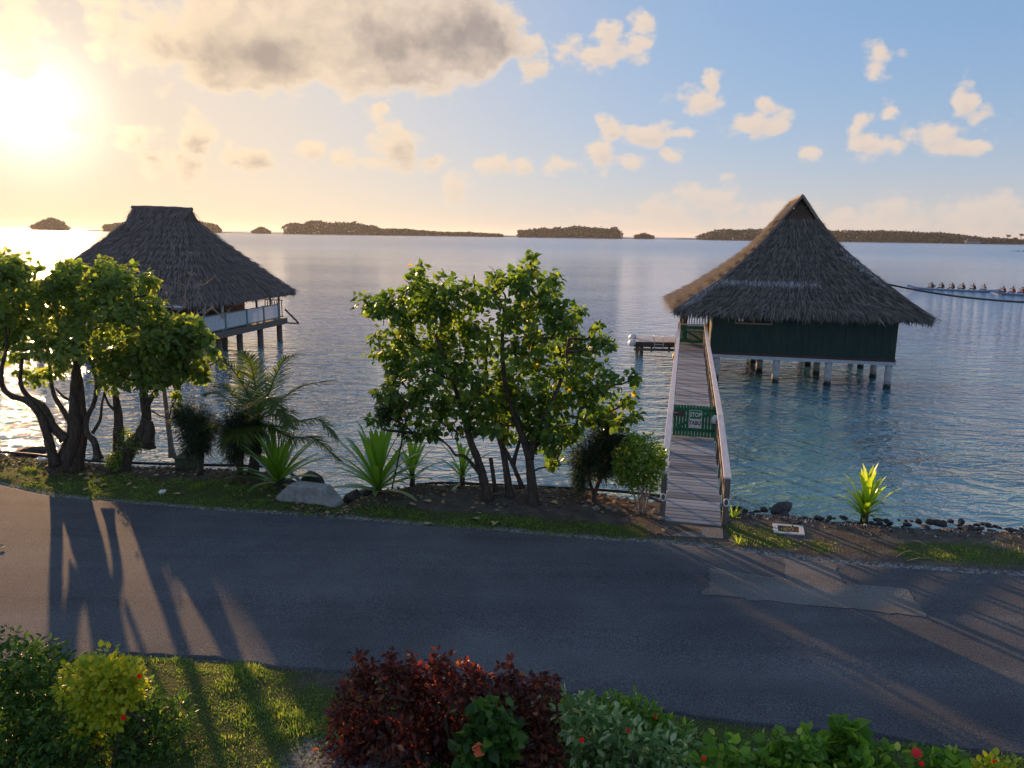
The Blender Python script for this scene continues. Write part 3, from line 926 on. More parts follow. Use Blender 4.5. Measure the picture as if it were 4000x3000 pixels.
def thatch_roof(parent, rings, ridge, mat, n_str, n_fringe, fr_len=0.42, lip_h=0.20, back_left=(0.0, 0.0)):
    """rings: list of (uL, uR, vF, vB, z) from the eave up; ridge: ((u,v,z),(u,v,z))"""
    def corners(r):
        uL, uR, vF, vB, dz = r
        k = max(0.0, 1.0 - (dz - rings[0][4]) / 3.2)
        return [np.array((uL, vF, dz)), np.array((uR, vF, dz)), np.array((uR, vB, dz)),
                np.array((uL - back_left[0] * k, vB, dz - back_left[1] * k))]
    mb = MB()
    patches = []
    cs = [corners(r) for r in rings]
    for i in range(len(cs) - 1):
        lo, hi = cs[i], cs[i + 1]
        for k in range(4):
            a, b = lo[k], lo[(k + 1) % 4]
            c, d = hi[(k + 1) % 4], hi[k]
            mb.add([a, b, c, d], [(0, 1, 2, 3)])
            patches.append((a, b, c, d))
    top = cs[-1]
    r0, r1 = np.array(ridge[0], float), np.array(ridge[1], float)
    # the two long faces up to the ridge
    along_v = abs(r1[1] - r0[1]) > abs(r1[0] - r0[0])
    if along_v:
        faces = [(top[3], top[0], r0, r1), (top[1], top[2], r1, r0)]
        gab = [(top[0], top[1], r0), (top[2], top[3], r1)]
    else:
        faces = [(top[0], top[1], r1, r0), (top[2], top[3], r0, r1)]
        gab = [(top[1], top[2], r1), (top[3], top[0], r0)]
    for f in faces:
        mb.add(f, [(0, 1, 2, 3)])
        patches.append(f)
    roof = mb.build('roof', M['thatch_base'], parent)
    # underside lip so the eave has thickness
    lip = MB()
    lo = cs[0]
    cen = sum(lo) / 4
    ins = [p + (cen - p) * 0.10 + np.array((0, 0, 0.10)) for p in lo]
    for k in range(4):
        a, b = lo[k], lo[(k + 1) % 4]
        dn = np.array((0, 0, -lip_h))
        lip.add([a, b, b + dn, a + dn], [(3, 2, 1, 0)])
        lip.add([a + dn, b + dn, ins[(k + 1) % 4], ins[k]], [(3, 2, 1, 0)])
    lip.add(ins, [(0, 1, 2, 3)])
    lip.build('eave_underside', M['thatch_base'], roof)
    # strands laid down the slope
    areas = np.array([np.linalg.norm(np.cross(p[1] - p[0], p[3] - p[0])) * 0.5 + np.linalg.norm(np.cross(p[2] - p[1], p[3] - p[2])) * 0.5 for p in patches])
    idx = rng.choice(len(patches), n_str, p=areas / areas.sum())
    A, B, C, Dd = (np.array([patches[i][k] for i in idx]) for k in range(4))
    s, t = rng.uniform(0, 1, n_str)[:, None], rng.uniform(0, 1, n_str)[:, None]
    low = A + (B - A) * s
    high = Dd + (C - Dd) * s
    # most bundles are laid in overlapping courses
    Ls = np.linalg.norm(high - low, axis=1)[:, None]
    zc = (low + (high - low) * t)[:, 2:3]
    q_ = (np.floor(zc / 0.33) + 0.5 + rng.normal(0, 0.16, zc.shape)) * 0.33
    dzz = np.where(np.abs((high - low)[:, 2:3]) < 1e-3, 1.0, (high - low)[:, 2:3])
    tq = np.clip((q_ - low[:, 2:3]) / dzz, 0, 1)
    t = np.where(rng.uniform(0, 1, t.shape) < 0.72, tq, t)
    pos = low + (high - low) * t
    dwn = low - high
    dwn /= np.linalg.norm(dwn, axis=1)[:, None] + 1e-6
    nor = np.cross(B - A, Dd - A)
    bad = np.linalg.norm(nor, axis=1) < 1e-6
    nor[bad] = np.cross(B - A, C - A)[bad]
    nor /= np.linalg.norm(nor, axis=1)[:, None] + 1e-9
    D = dwn + rng.normal(0, 0.16, (n_str, 3)) + nor * rng.uniform(0.0, 0.16, n_str)[:, None]
    S = rng.uniform(0.22, 0.6, n_str)
    pos = pos + nor * rng.uniform(0.0, 0.09, n_str)[:, None]
    STR = ([(-.5, 0, 0), (.5, 0, 0), (.4, .6, .02), (-.4, .6, .02), (.1, 1, -.06), (-.1, 1, -.06)], [(0, 1, 2, 3), (3, 2, 4, 5)])
    Vv, Ff = leaf_mesh(STR[0], STR[1], pos, D, nor, S, rng.uniform(0.018, 0.05, n_str))
    th = link('thatch', raw_mesh('thatch', Vv, Ff, mat), None, roof)
    th['kind'] = 'stuff'
    # ragged fringe hanging from the eaves
    per = np.array([np.linalg.norm(lo[(k + 1) % 4] - lo[k]) for k in range(4)])
    e = rng.choice(4, n_fringe, p=per / per.sum())
    A = np.array([lo[k] for k in e])
    B = np.array([lo[(k + 1) % 4] for k in e])
    s = rng.uniform(0, 1, n_fringe)[:, None]
    pos = A + (B - A) * s
    out = np.cross(B - A, np.array((0, 0, 1.0)))
    out /= np.linalg.norm(out, axis=1)[:, None]
    pos = pos + out * rng.uniform(-0.22, 0.05, n_fringe)[:, None] + np.array((0, 0, 1)) * rng.uniform(-0.08, 0.12, n_fringe)[:, None]
    D = np.array((0, 0, -1.0)) + out * rng.uniform(-0.05, 0.45, n_fringe)[:, None] + rng.normal(0, 0.12, (n_fringe, 3))
    S = rng.uniform(0.5, 1.15, n_fringe) * fr_len * (0.75 + 0.5 * vnoise(pos[:, 0] * 2 + pos[:, 1], pos[:, 1], 1.5))
    Vv, Ff = leaf_mesh(STR[0], STR[1], pos, D, out, S, rng.uniform(0.02, 0.05, n_fringe))
    fr = link('eave_fringe', raw_mesh('eave_fringe', Vv, Ff, mat), None, roof)
    fr['kind'] = 'stuff'
    return roof, gab


# ---- right house: green walls on white piles, ridge running away from the road
HA = math.radians(-13)
house = thing('overwater_bungalow', 'green walled overwater bungalow with steep grey thatched roof beside the gangway', 'bungalow', (9.3, 35.75, 0), HA)
rings = [(-1.75, 9.2, -0.7, 10.9, 3.26), (0.2, 7.5, 0.62, 9.7, 4.55), (1.95, 5.75, 2.05, 8.3, 6.1), (3.08, 4.62, 2.95, 7.5, 7.53)]
fine = []
for i in range(len(rings) - 1):
    a, b = np.array(rings[i]), np.array(rings[i + 1])
    for t in (0, 0.5):
        q = a * (1 - t) + b * t
        if t:
            q[4] -= 0.07
        fine.append(tuple(q))
fine.append(rings[-1])
roof, gab = thatch_roof(house, fine, ((3.85, 2.72, 8.55), (3.85, 7.75, 8.5)), M['thatch_grey'], 42000, 5200, 0.30, 0.10, (0.7, 0.2))
MB().add([(3.14, 3.0, 7.45), (4.56, 3.0, 7.45), (3.85, 3.0, 8.42)], [(0, 1, 2)]).build('gable_panel', M['wood_dark'], roof)
MB().add([(3.14, 7.45, 7.45), (4.56, 7.45, 7.45), (3.85, 7.45, 8.42)], [(2, 1, 0)]).build('gable_panel', M['wood_dark'], roof)
for k, z in enumerate((7.62, 7.85, 8.08)):
    w = (8.5 - z) * 0.68
    MB().bbox(3.85 - w, 3.85 + w, 2.965, 2.99, z - 0.09, z + 0.09).build('gable_board', M['wood_dark'], roof)
M['thatch_pale'] = mat_surf('thatch_pale', [(0.22, 0.21, 0.21), (0.36, 0.35, 0.35), (0.5, 0.49, 0.49)], 5, 0.9, 0.4, 0.02, island=0.6)
nb = 1500
uu = np.concatenate([rng.uniform(0.3, 4.6, 800), rng.uniform(-1.5, 0.2, 450), rng.uniform(5.2, 7.4, 250)])
hipL = uu < 0.25
hipR = uu > 5.0
tt = rng.normal(0, 0.05, nb)
pz_ = np.where(hipL, 3.28 + (uu + 1.7) / 1.9 * 1.32, np.where(hipR, 6.5 - (uu - 5.3) / 2.1 * 1.9, 4.60)) + tt * 1.1
pv_ = np.where(hipL, -0.68 + (uu + 1.7) / 1.9 * 1.32, np.where(hipR, 2.4 - (uu - 5.3) / 2.1 * 1.75, 0.62)) + tt * 0.9 - 0.07
Pb = np.stack([uu + rng.normal(0, 0.06, nb), pv_, pz_], 1)
Db = np.array((0, -0.62, -0.75)) + rng.normal(0, 0.2, (nb, 3))
Vv, Ff = leaf_mesh([(-.5, 0, 0), (.5, 0, 0), (.3, 1, -.05), (-.3, 1, -.05)], [(0, 1, 2, 3)], Pb, Db, np.tile(np.array((0, -0.75, 0.62)), (nb, 1)), rng.uniform(0.15, 0.34, nb), rng.uniform(0.015, 0.035, nb))
bo_ = link('weathered_band', raw_mesh('weathered_band', Vv, Ff, M['thatch_pale']), None, roof)
bo_['kind'] = 'stuff'
# hip and ridge capping bundles
for pts in ([(-1.75, -0.7, 3.28), (0.2, 0.62, 4.6), (1.95, 2.05, 6.15), (3.08, 2.95, 7.58)], [(9.2, -0.7, 3.28), (7.5, 0.62, 4.6), (5.75, 2.05, 6.15), (4.62, 2.95, 7.58)],
            [(3.02, 2.9, 7.5), (3.85, 2.70, 8.6)], [(4.68, 2.9, 7.5), (3.85, 2.70, 8.6)], [(3.85, 2.68, 8.6), (3.85, 7.8, 8.55)]):
    MB().tube(smooth_path(pts, 4), 0.07, 7, jit=0.2).build('ridge_cap', M['thatch_brown'], roof)
wall = MB().bbox(0, 8.0, 0, 0.09, 1.36, 3.5).build('front_wall', M['wall_green'], house)
for i in range(26):
    MB().bbox(0.02 + i * 0.307, 0.02 + i * 0.307 + 0.295, -0.022, -0.002, 1.36, 3.45).build('wall_board', M['wall_green'], wall)
MB().bbox(-0.002, 0.088, 0.095, 8.4, 1.36, 3.5).build('side_wall', M['wall_green'], house)
MB().bbox(7.912, 8.002, 0.095, 8.4, 1.36, 3.5).build('side_wall', M['wall_green'], house)
MB().bbox(0.0, 8.0, 8.405, 8.5, 1.36, 3.5).build('back_wall', M['wall_green'], house)
MB().bbox(-0.03, 8.03, -0.045, 0.12, 1.235, 1.355).build('skirting_board', M['skirt_brown'], house)
MB().bbox(-1.7, 8.0, 0.13, 8.6, 1.24, 1.35).build('floor', M['wood_deck'], house)
MB().bbox(-0.05, 8.05, -0.06, 0.16, 1.08, 1.23).build('floor_beam', M['beam_white'], house)
for v in (2.9, 5.8, 8.4):
    MB().bbox(-1.6, 8.02, v - 0.1, v + 0.1, 1.06, 1.232).build('floor_beam', M['beam_white'], house)
wn_ = MB().bbox(1.02, 2.66, -0.075, -0.03, 2.70, 2.76).bbox(1.02, 2.66, -0.075, -0.03, 3.36, 3.42).bbox(1.02, 1.07, -0.075, -0.03, 2.76, 3.36).bbox(2.61, 2.66, -0.075, -0.03, 2.76, 3.36).bbox(1.81, 1.87, -0.075, -0.03, 2.76, 3.36).build('window', M['frame_tan'], house)
MB().bbox(1.07, 1.81, -0.045, -0.035, 2.76, 3.36).build('pane', M['glass'], wn_)
MB().bbox(1.87, 2.61, -0.045, -0.035, 2.76, 3.36).build('pane', M['glass'], wn_)
for a, b in ((1.16, 1.25), (1.31, 1.40)):
    MB().bbox(a, b, -0.062, -0.05, 2.82, 3.0).build('bottle_light', M['white_plastic'], wn_)
MB().beam((1.70, -0.06, 3.05), (1.73, -0.06, 2.88), 0.03, 0.02).build('window_stay', M['white_plastic'], wn_)
MB().beam((2.56, -0.08, 3.12), (2.60, -0.08, 2.92), 0.03, 0.02).build('window_stay', M['white_plastic'], wn_)
M['pile_stained'] = M['concrete_pile'].copy()
_nt = M['pile_stained'].node_tree
_p = [n for n in _nt.nodes if n.type == 'BSDF_PRINCIPLED'][0]
_src = _p.inputs['Base Color'].links[0].from_socket
_tc = node(_nt, 'ShaderNodeTexCoord')
_z = node(_nt, 'ShaderNodeSeparateXYZ', {0: _tc.outputs['Object']}).outputs[2]
_nz = node(_nt, 'ShaderNodeTexNoise', {'Vector': _tc.outputs['Object'], 'Scale': 6.0})
_f = maprange(_nt, mth(_nt, 'ADD', _z, mth(_nt, 'MULTIPLY_ADD', _nz.outputs[0], 0.3, -0.15)), 0.12, 0.32, 1.0, 0.0)
_nt.links.new(mixc(_nt, _f, _src, (0.035, 0.04, 0.03)), _p.inputs['Base Color'])
pile_me = MB().lathe([(0.165, -1.5), (0.16, 0.25), (0.155, 1.06)], n=14).mesh('pile', M['pile_stained'], True)
for (u, v) in [(3.0, 0.12), (5.28, 0.12), (7.82, 0.12), (0.3, 0.12), (2.5, 2.9), (5.2, 2.9), (7.8, 2.9), (-0.9, 2.9), (2.4, 5.8), (5.2, 5.8), (7.8, 5.8), (2.4, 8.4), (5.2, 8.4), (7.8, 8.4), (-1.3, 8.4), (-1.3, 5.8)]:
    link('pile', pile_me, None, house, Matrix.Translation((u, v, 0)))
for u, v in ((-1.45, 2.0), (-0.12, 2.0), (-1.45, 8.2)):
    MB().bbox(u - 0.06, u + 0.06, v - 0.06, v + 0.06, 1.35, 3.4).build('porch_post', M['frame_tan'], house)
rail_set(house, (-1.42, 8.2), (-0.1, 8.2), 1.40, 2.95, 9, M['baluster_white'], M['wood_dark'], 0.06)
tag(MB().lathe([(0.30, 0.0), (0.30, 0.10), (0.12, 0.14), (0.12, 1.1), (0.16, 1.2), (0.16, 1.5)], (8.83, 39.3, 1.35), 12).build('carved_post', M['wood_dark'], smooth=True),
    'dark carved wooden post on a round base in the bungalow porch', 'post')

# ---- left house: brown walls, white railing, ridge seen broadside
HB = math.radians(-11)
house2 = thing('thatched_bungalow', 'brown thatched bungalow with white railing standing over sunlit water behind trees', 'bungalow', (-15.6, 38.3, 0), HB)
cu, cv = -4.85, 4.4
prof = [(5.25, 4.95, 3.02), (4.55, 3.9, 3.85), (3.75, 2.95, 4.75), (2.75, 1.75, 5.85), (2.15, 1.0, 6.6), (1.86, 0.6, 7.0)]
rings2 = [(cu - a, cu + a, cv - b, cv + b, z) for a, b, z in prof]
roof2, gab2 = thatch_roof(house2, rings2, ((cu - 1.80, cv, 7.78), (cu + 1.80, cv, 7.70)), M['thatch_brown'], 26000, 3800, 0.28)
for sgn in (-1, 1):
    MB().add([(cu + sgn * 1.82, cv - 0.6, 6.95), (cu + sgn * 1.82, cv + 0.6, 6.95), (cu + sgn * 1.76, cv, 7.72)], [(0, 1, 2)]).build('gable_panel', M['thatch_base'], roof2)
MB().tube(smooth_path([(cu - 1.86, cv, 7.80), (cu, cv, 7.79), (cu + 1.86, cv, 7.72)], 5), 0.10, 8, jit=0.2).build('ridge_cap', M['thatch_brown'], roof2)
for sgn in (-1, 1):
    MB().bbox(cu + sgn * 1.3 - 0.03, cu + sgn * 1.3 + 0.03, cv - 0.1, cv + 0.1, 7.7, 7.8).build('ridge_peg', M['wood_dark'], roof2)
dk = MB().bbox(-10.2, 0.02, 0.0, 8.8, 1.27, 1.40).build('deck', M['wood_dark'], house2)
MB().bbox(-10.2, 0.06, -0.06, -0.005, 1.10, 1.42).build('deck_beam', M['rail_teal'], house2)
MB().bbox(0.025, 0.085, -0.06, 8.85, 1.06, 1.42).build('deck_beam', M['wood_post'], house2)
MB().bbox(-9.0, -1.25, 1.3, 1.4, 1.40, 3.6).build('front_wall', M['wall_brown'], house2)
MB().bbox(-1.35, -1.25, 1.405, 6.2, 1.40, 3.6).build('side_wall', M['wall_brown'], house2)
MB().bbox(-9.0, -1.25, 6.21, 6.3, 1.40, 3.6).build('back_wall', M['wall_brown'], house2)
for i in range(16):
    MB().bbox(-1.245, -1.225, 1.42 + i * 0.298, 1.42 + i * 0.298 + 0.285, 1.41, 3.5).build('wall_board', M['wall_brown'], house2)
wd = MB().bbox(-1.22, -1.18, 1.5, 1.58, 1.95, 2.85).bbox(-1.22, -1.18, 2.0, 2.24, 1.95, 2.85).build('window_shutter', M['baluster_white'], house2)
MB().bbox(-1.225, -1.20, 1.59, 1.99, 1.95, 2.85).build('pane', M['glass'], wd)
pm2 = MB().bbox(-0.05, 0.05, -0.05, 0.05, 1.1, 2.36).mesh('railing_post', M['rail_teal'])
vs_ = [0.0, 2.15, 4.3, 6.15, 7.9]
for i, v in enumerate(vs_):
    link('railing_post', pm2, None, house2, Matrix.Translation((0.0, v, 0)))
    if i < len(vs_) - 1:
        rail_set(house2, (0.0, v + 0.06), (0.0, vs_[i + 1] - 0.06), 1.47, 2.32, 17, M['baluster_white'], M['rail_teal'], 0.075)
for i in range(4):
    link('railing_post', pm2, None, house2, Matrix.Translation((-2.3 * (i + 1), 0.0, 0)))
    rail_set(house2, (-2.3 * (i + 1) + 0.06, 0.0), (-2.3 * i - 0.06, 0.0), 1.47, 2.32, 14, M['baluster_white'], M['rail_teal'], 0.075)
MB().bbox(-0.12, 0.12, -0.12, 0.12, 0.9, 2.40).build('corner_post', M['rail_teal'], house2)
for u, v in ((-0.1, 2.1), (-0.1, 5.6), (-0.1, 8.2), (-0.65, 8.2), (-4.6, 0.2), (-9.2, 0.2)):
    MB().bbox(u - 0.045, u + 0.045, v - 0.045, v + 0.045, 1.4, 3.3).build('porch_post', M['wood_post'] if v > 5 else M['baluster_white'], house2)
rail_set(house2, (-1.3, 8.6), (-0.05, 8.6), 1.47, 2.5, 8, M['wall_brown'], M['wall_brown'], 0.05)
pl2 = MB().lathe([(0.17, -1.5), (0.17, 1.26)], n=12).mesh('pile', M['wood_post'], True)
for (u, v) in [(-0.3, 8.5), (-0.3, 6.2), (-0.5, 4.3), (-0.4, 2.0), (-0.4, 0.3), (-1.6, 8.5), (-2.0, 5.2), (-4, 0.3), (-7, 0.3), (-9.8, 0.3), (-4, 4.4), (-7, 4.4), (-9.8, 4.4), (-4, 8.5), (-7, 8.5), (-9.8, 8.5)]:
    link('pile', pl2, None, house2, Matrix.Translation((u, v, 0)))
MB().beam((0.10, 8.55, 1.95), (0.95, 8.55, 1.16), 0.07, 0.09).beam((0.1, 8.55, 1.12), (0.97, 8.55, 1.12), 0.07, 0.09).build('side_brace', M['wood_post'], house2)
for i in range(4):
    MB().beam((-0.9 - 0.16 * i, 0.2, 3.25), (-0.55 - 0.16 * i, -0.7, 2.90), 0.09, 0.04).build('awning_slat', M['baluster_white'], house2)
MB().beam((-1.6, -0.72, 2.88), (-0.4, -0.72, 2.88), 0.06, 0.06).build('awning_rail', M['baluster_white'], house2)

# ================================================================= gangway
GA = math.radians(12.6)
gang = thing('gangway', 'long weathered plank gangway with flat grey handrails leading to the green bungalow', 'gangway', (3.72, 14.8, 0), -GA)
GPROF = np.array([(-0.1, 0.93), (4.2, 1.20), (5.6, 1.245), (19.6, 1.28), (23.15, 1.50)])
GW = 1.12


def gz(s):
    return np.interp(s, GPROF[:, 0], GPROF[:, 1])


pl_a = MB().bbox(-GW / 2, GW / 2, -0.072, 0.072, -0.035, 0).mesh('plank', M['wood_deck'])
pl_b = MB().bbox(-GW / 2, GW / 2, -0.064, 0.064, -0.035, 0).mesh('plank', M['wood_deck'])
s = 0.0
while s < 23.1:
    ramp_ = s < 4.2
    st = 0.172 if ramp_ else 0.142
    sl = math.atan((gz(s + 0.05) - gz(s - 0.05)) / 0.1)
    link('plank', pl_a if ramp_ else pl_b, None, gang, Matrix.Translation((random.uniform(-.008, .008), s, gz(s) + random.uniform(-.003, .003)))
         @ Matrix.Rotation(sl, 4, 'X') @ Matrix.Rotation(random.uniform(-.004, .004), 4, 'Z'))
    s += st
for sx in (-1, 1):
    x = sx * (GW / 2 - 0.1)
    for i in range(len(GPROF) - 1):
        a, b = GPROF[i], GPROF[i + 1]
        MB().beam((x, a[0], a[1] - 0.13), (x, b[0], b[1] - 0.13), 0.07, 0.18).build('stringer', M['wood_post'], gang)
RH = 0.98
for sx in (-1, 1):
    x = sx * (GW / 2 + 0.06)
    hp = [(0.0, gz(0) + RH - 0.02), (4.3, gz(4.3) + RH), (9.6, gz(9.6) + RH), (19.4, gz(19.4) + RH), (23.2, gz(23.1) + RH)]
    for i in range(len(hp) - 1):
        MB().beam((x, hp[i][0], hp[i][1]), (x, hp[i + 1][0] - 0.006, hp[i + 1][1]), 0.145, 0.04).build('handrail', M['wood_rail'], gang, bevel=0.006)
    pm_ = MB().bbox(-0.055, 0.055, -0.055, 0.055, -0.25, RH - 0.03).mesh('post', M['wood_post'])
    pm_thin = MB().bbox(-0.022, 0.022, -0.045, 0.045, -0.22, RH - 0.03).mesh('post', M['wood_post'])
    s = 0.06
    k = 0
    while s < 23.2:
        link('post', pm_ if k % 4 == 0 else pm_thin, None, gang, Matrix.Translation((x, s, gz(s))))
        s += 1.05 if k else 1.0
        k += 1
    for i in range(len(hp) - 1):
        for dz in (0.42,):
            MB().beam((x - sx * 0.035, hp[i][0] + 0.06, hp[i][1] - dz), (x - sx * 0.035, hp[i + 1][0] - 0.01, hp[i + 1][1] - dz), 0.022, 0.10).build('side_rail', M['wood_post'], gang)
gp = MB().lathe([(0.10, -1.6), (0.10, 1.0)], n=10).mesh('pile', M['concrete_pile'], True)
for s in (5.2, 9.6, 14.2, 19.0, 22.8):
    for sx in (-1, 1):
        link('pile', gp, None, gang, Matrix.Translation((sx * 0.45, s, 0)))
# white rope loops tied to the first posts
for sx in (-1, 1):
    an = np.linspace(0, 2 * math.pi, 14)
    base = np.array((sx * (GW / 2 + 0.06), -0.012, 0.93 + 0.47))
    pts = [base + np.array((0.05 * math.sin(a) * sx * -1 + 0.0, -0.02, 0.075 * math.cos(a))) for a in an]
    MB().tube(pts, 0.014, 6).build('rope_loop', M['white_plastic'], gang, True)
# concrete threshold
th = MB()
tp = [at_z(px, py, 0.925) for px, py in ((2598, 2052), (2822, 2062), (2825, 2102), (2590, 2090))]
cent = sum(tp) / 4
th.add([tuple(p) for p in tp] + [(p[0], p[1], 0.7) for p in tp], [(3, 2, 1, 0), (0, 1, 5, 4), (1, 2, 6, 5), (2, 3, 7, 6), (3, 0, 4, 7)])
tag(th.build('threshold_slab', M['asphalt_old']), 'rough grey concrete threshold slab at the foot of the gangway', 'slab')


def gl2w(x, s, z):
    """gangway local -> world"""
    return np.array(gang_m @ Vector((x, s, z)))


gang_m = Matrix.Translation((3.72, 14.8, 0)) @ Matrix.Rotation(-GA, 4, 'Z')
# near gate
gs, gz0 = 5.62, gz(5.62) + 0.03
gate = thing('picket_gate', 'green wooden picket gate hung across the middle of the gangway', 'gate', gl2w(0, gs, gz0), -GA)
gt = MB()
pk = MB().bbox(-0.036, 0.036, -0.012, 0.012, 0, 0.86).mesh('picket', M['paint_green'])
for i in range(12):
    link('picket', pk, None, gate, Matrix.Translation((-0.50 + i * 0.083, 0, random.uniform(-.004, .004))))
MB().bbox(0.462, 0.575, -0.014, 0.012, 0.0, 0.87).build('end_board', M['paint_green'], gate)
for z in (0.13, 0.68):
    MB().bbox(-0.54, 0.56, 0.014, 0.05, z, z + 0.09).build('cross_rail', M['paint_green'], gate)
MB().beam((-0.45, 0.032, 0.24), (0.45, 0.032, 0.66), 0.03, 0.075, (0, 0, 1)).build('diagonal_brace', M['paint_green'], gate)
for z in (0.16, 0.72):
    MB().add([(0.575, -0.016, z), (0.36, -0.016, z + 0.02), (0.575, -0.016, z + 0.05), (0.575, -0.022, z), (0.36, -0.022, z + 0.02), (0.575, -0.022, z + 0.05)],
             [(0, 1, 2), (5, 4, 3), (0, 3, 4, 1), (1, 4, 5, 2), (2, 5, 3, 0)]).build('hinge', M['sign_black'], gate)


def text_mesh(txt, size, name, mat, sx=1.0, extrude=0.002):
    cu_ = bpy.data.curves.new(name, 'FONT')
    cu_.body = txt
    cu_.size = size
    cu_.align_x = 'CENTER'
    cu_.align_y = 'CENTER'
    cu_.extrude = extrude
    cu_.offset = size * 0.02
    cu_.resolution_u = 3
    to = bpy.data.objects.new(name, cu_)
    COL.objects.link(to)
    dg = bpy.context.evaluated_depsgraph_get()
    me_ = bpy.data.meshes.new_from_object(to.evaluated_get(dg))
    bpy.data.objects.remove(to)
    me_.name = name
    me_.materials.clear()
    me_.materials.append(mat)
    for v in me_.vertices:
        v.co.x *= sx
    return me_


def round_rect(x0, x1, z0, z1, r, y0, y1, seg=5):
    pts = []
    for cx, cz, a0 in ((x1 - r, z1 - r, 0), (x0 + r, z1 - r, 90), (x0 + r, z0 + r, 180), (x1 - r, z0 + r, 270)):
        for k in range(seg + 1):
            a = math.radians(a0 + 90 * k / seg)
            pts.append((cx + r * math.cos(a), cz + r * math.sin(a)))
    n = len(pts)
    V = [(x, y0, z) for x, z in pts] + [(x, y1, z) for x, z in pts]
    F = [tuple(range(n)), tuple(range(2 * n - 1, n - 1, -1))] + [(i + n, (i + 1) % n + n, (i + 1) % n, i) for i in range(n)]
    return MB().add(V, F)


sign = thing('stop_sign', 'green and white plate reading STOP TABU fixed on the picket gate', 'sign', gl2w(0.035, gs - 0.018, gz0 + 0.235), -GA)
round_rect(-0.168, 0.168, 0, 0.50, 0.035, -0.012, 0.0).build('plate', M['sign_white'], sign)
round_rect(-0.156, 0.156, 0.262, 0.488, 0.026, -0.0145, -0.0125).build('green_field', M['sign_green'], sign)
for x0, x1, z0, z1 in ((-0.156, -0.150, 0.03, 0.25), (0.150, 0.156, 0.03, 0.25), (-0.14, 0.14, 0.012, 0.018)):
    MB().bbox(x0, x1, -0.0145, -0.0125, z0, z1).build('border_line', M['sign_black'], sign)
RX = Matrix.Rotation(math.pi / 2, 4, 'X')
link('letters_stop', text_mesh('STOP', 0.17, 'letters_stop', M['sign_white'], 0.72), None, sign, Matrix.Translation((0, -0.0175, 0.372)) @ RX)
link('letters_tabu', text_mesh('TABU', 0.165, 'letters_tabu', M['sign_black'], 0.72), None, sign, Matrix.Translation((0, -0.0155, 0.145)) @ RX)
MB().lathe([(0.009, -0.002), (0.009, 0.002)], (0, 0, 0), 8).build('bolt', M['sign_black'], sign).matrix_local = Matrix.Translation((0, -0.014, 0.035)) @ RX
plq = thing('name_plaque', 'small dark brown wooden plaque at the left of the picket gate', 'plaque', gl2w(-0.42, gs - 0.02, gz0 + 0.56), -GA)
MB().bbox(-0.14, 0.14, -0.02, 0.0, 0, 0.15).build('board', M['wood_dark'], plq, bevel=0.006)
sq = [(-0.13 + 0.11 * t, -0.024, 0.085 + 0.018 * math.sin(t * 22) * (1 - 0.3 * t)) for t in np.linspace(0, 1, 26)]
MB().tube(sq, 0.0045, 5).build('script_mark', M['sign_white'], plq)
lan = thing('gangway_lantern', 'round white lantern on the gangway post at the right of the gate', 'lantern', gl2w(0.555, gs - 0.16, gz0 + 0.42), -GA)
MB().lathe([(0.04, 0.0), (0.075, 0.02), (0.085, 0.08), (0.085, 0.17), (0.06, 0.23), (0.03, 0.25)], n=14).build('globe', M['white_plastic'], lan, True)
MB().bbox(-0.02, 0.05, -0.02, 0.02, 0.25, 0.29).build('bracket', M['sign_black'], lan)
MB().lathe([(0.06, -0.03), (0.065, 0.0), (0.045, 0.004)], n=12).build('base_ring', M['sign_black'], lan)
# inner gate
gs2, gz2 = 23.0, gz(23.0) + 0.03
gate2 = thing('slatted_gate', 'green close slatted gate closing the far end of the gangway under the thatch', 'gate', gl2w(0, gs2, gz2), -GA)
pk2 = MB().bbox(-0.021, 0.021, -0.01, 0.01, 0, 0.86).mesh('slat', M['paint_green'])
for i in range(19):
    link('slat', pk2, None, gate2, Matrix.Translation((-0.52 + i * 0.0575, 0, 0)))
for z in (0.05, 0.74):
    MB().bbox(-0.55, 0.55, -0.045, -0.012, z, z + 0.09).build('cross_rail', M['paint_green'], gate2)
MB().beam((-0.5, -0.03, 0.72), (0.5, -0.03, 0.14), 0.03, 0.09).build('diagonal_brace', M['paint_green'], gate2)
MB().bbox(-0.58, 0.58, -0.04, 0.05, 0.875, 0.94).build('top_cap', M['wood_rail'], gate2)

# ================================================================= small jetty
jt = thing('boat_jetty', 'low grey plank jetty standing in the water left of the bungalow', 'jetty', (6.85, 42.9, 0), math.radians(-1))
jp = MB().bbox(-0.085, 0.085, 0, 2.15, 0.76, 0.80).mesh('plank', M['wood_rail'])
for i in range(17):
    link('plank', jp, None, jt, Matrix.Translation((0.09 + i * 0.187, random.uniform(-.02, .02), random.uniform(-.006, .004))))
MB().bbox(0.0, 3.2, 0.02, 0.09, 0.48, 0.755).build('side_beam', M['wood_dark'], jt)
MB().bbox(0.0, 3.2, 0.0, 0.07, 0.27, 0.42).build('side_beam', M['wood_post'], jt)
MB().bbox(0.0, 3.2, 2.03, 2.1, 0.45, 0.755).build('side_beam', M['wood_post'], jt)
for x in (0.15, 1.0, 2.0, 3.05):
    MB().bbox(x - 0.05, x + 0.05, 0.095, 0.18, 0.2, 0.755).build('stud', M['wood_dark'], jt)
for x, y in ((0.45, 0.3), (0.45, 1.8), (2.9, 0.3), (2.9, 1.8)):
    MB().lathe([(0.12, -1.5), (0.12, 0.75)], (x, y, 0), 10).build('pile', M['wood_post'], jt, True)
for x in (1.12, 1.62):
    pts = [(x, -0.12, 0.45), (x, -0.1, 0.95), (x, 0.05, 1.12), (x, 0.35, 1.05), (x, 0.45, 0.80)]
    MB().tube(smooth_path(pts, 4), 0.025, 6).build('ladder_rail', M['steel'], jt, True)
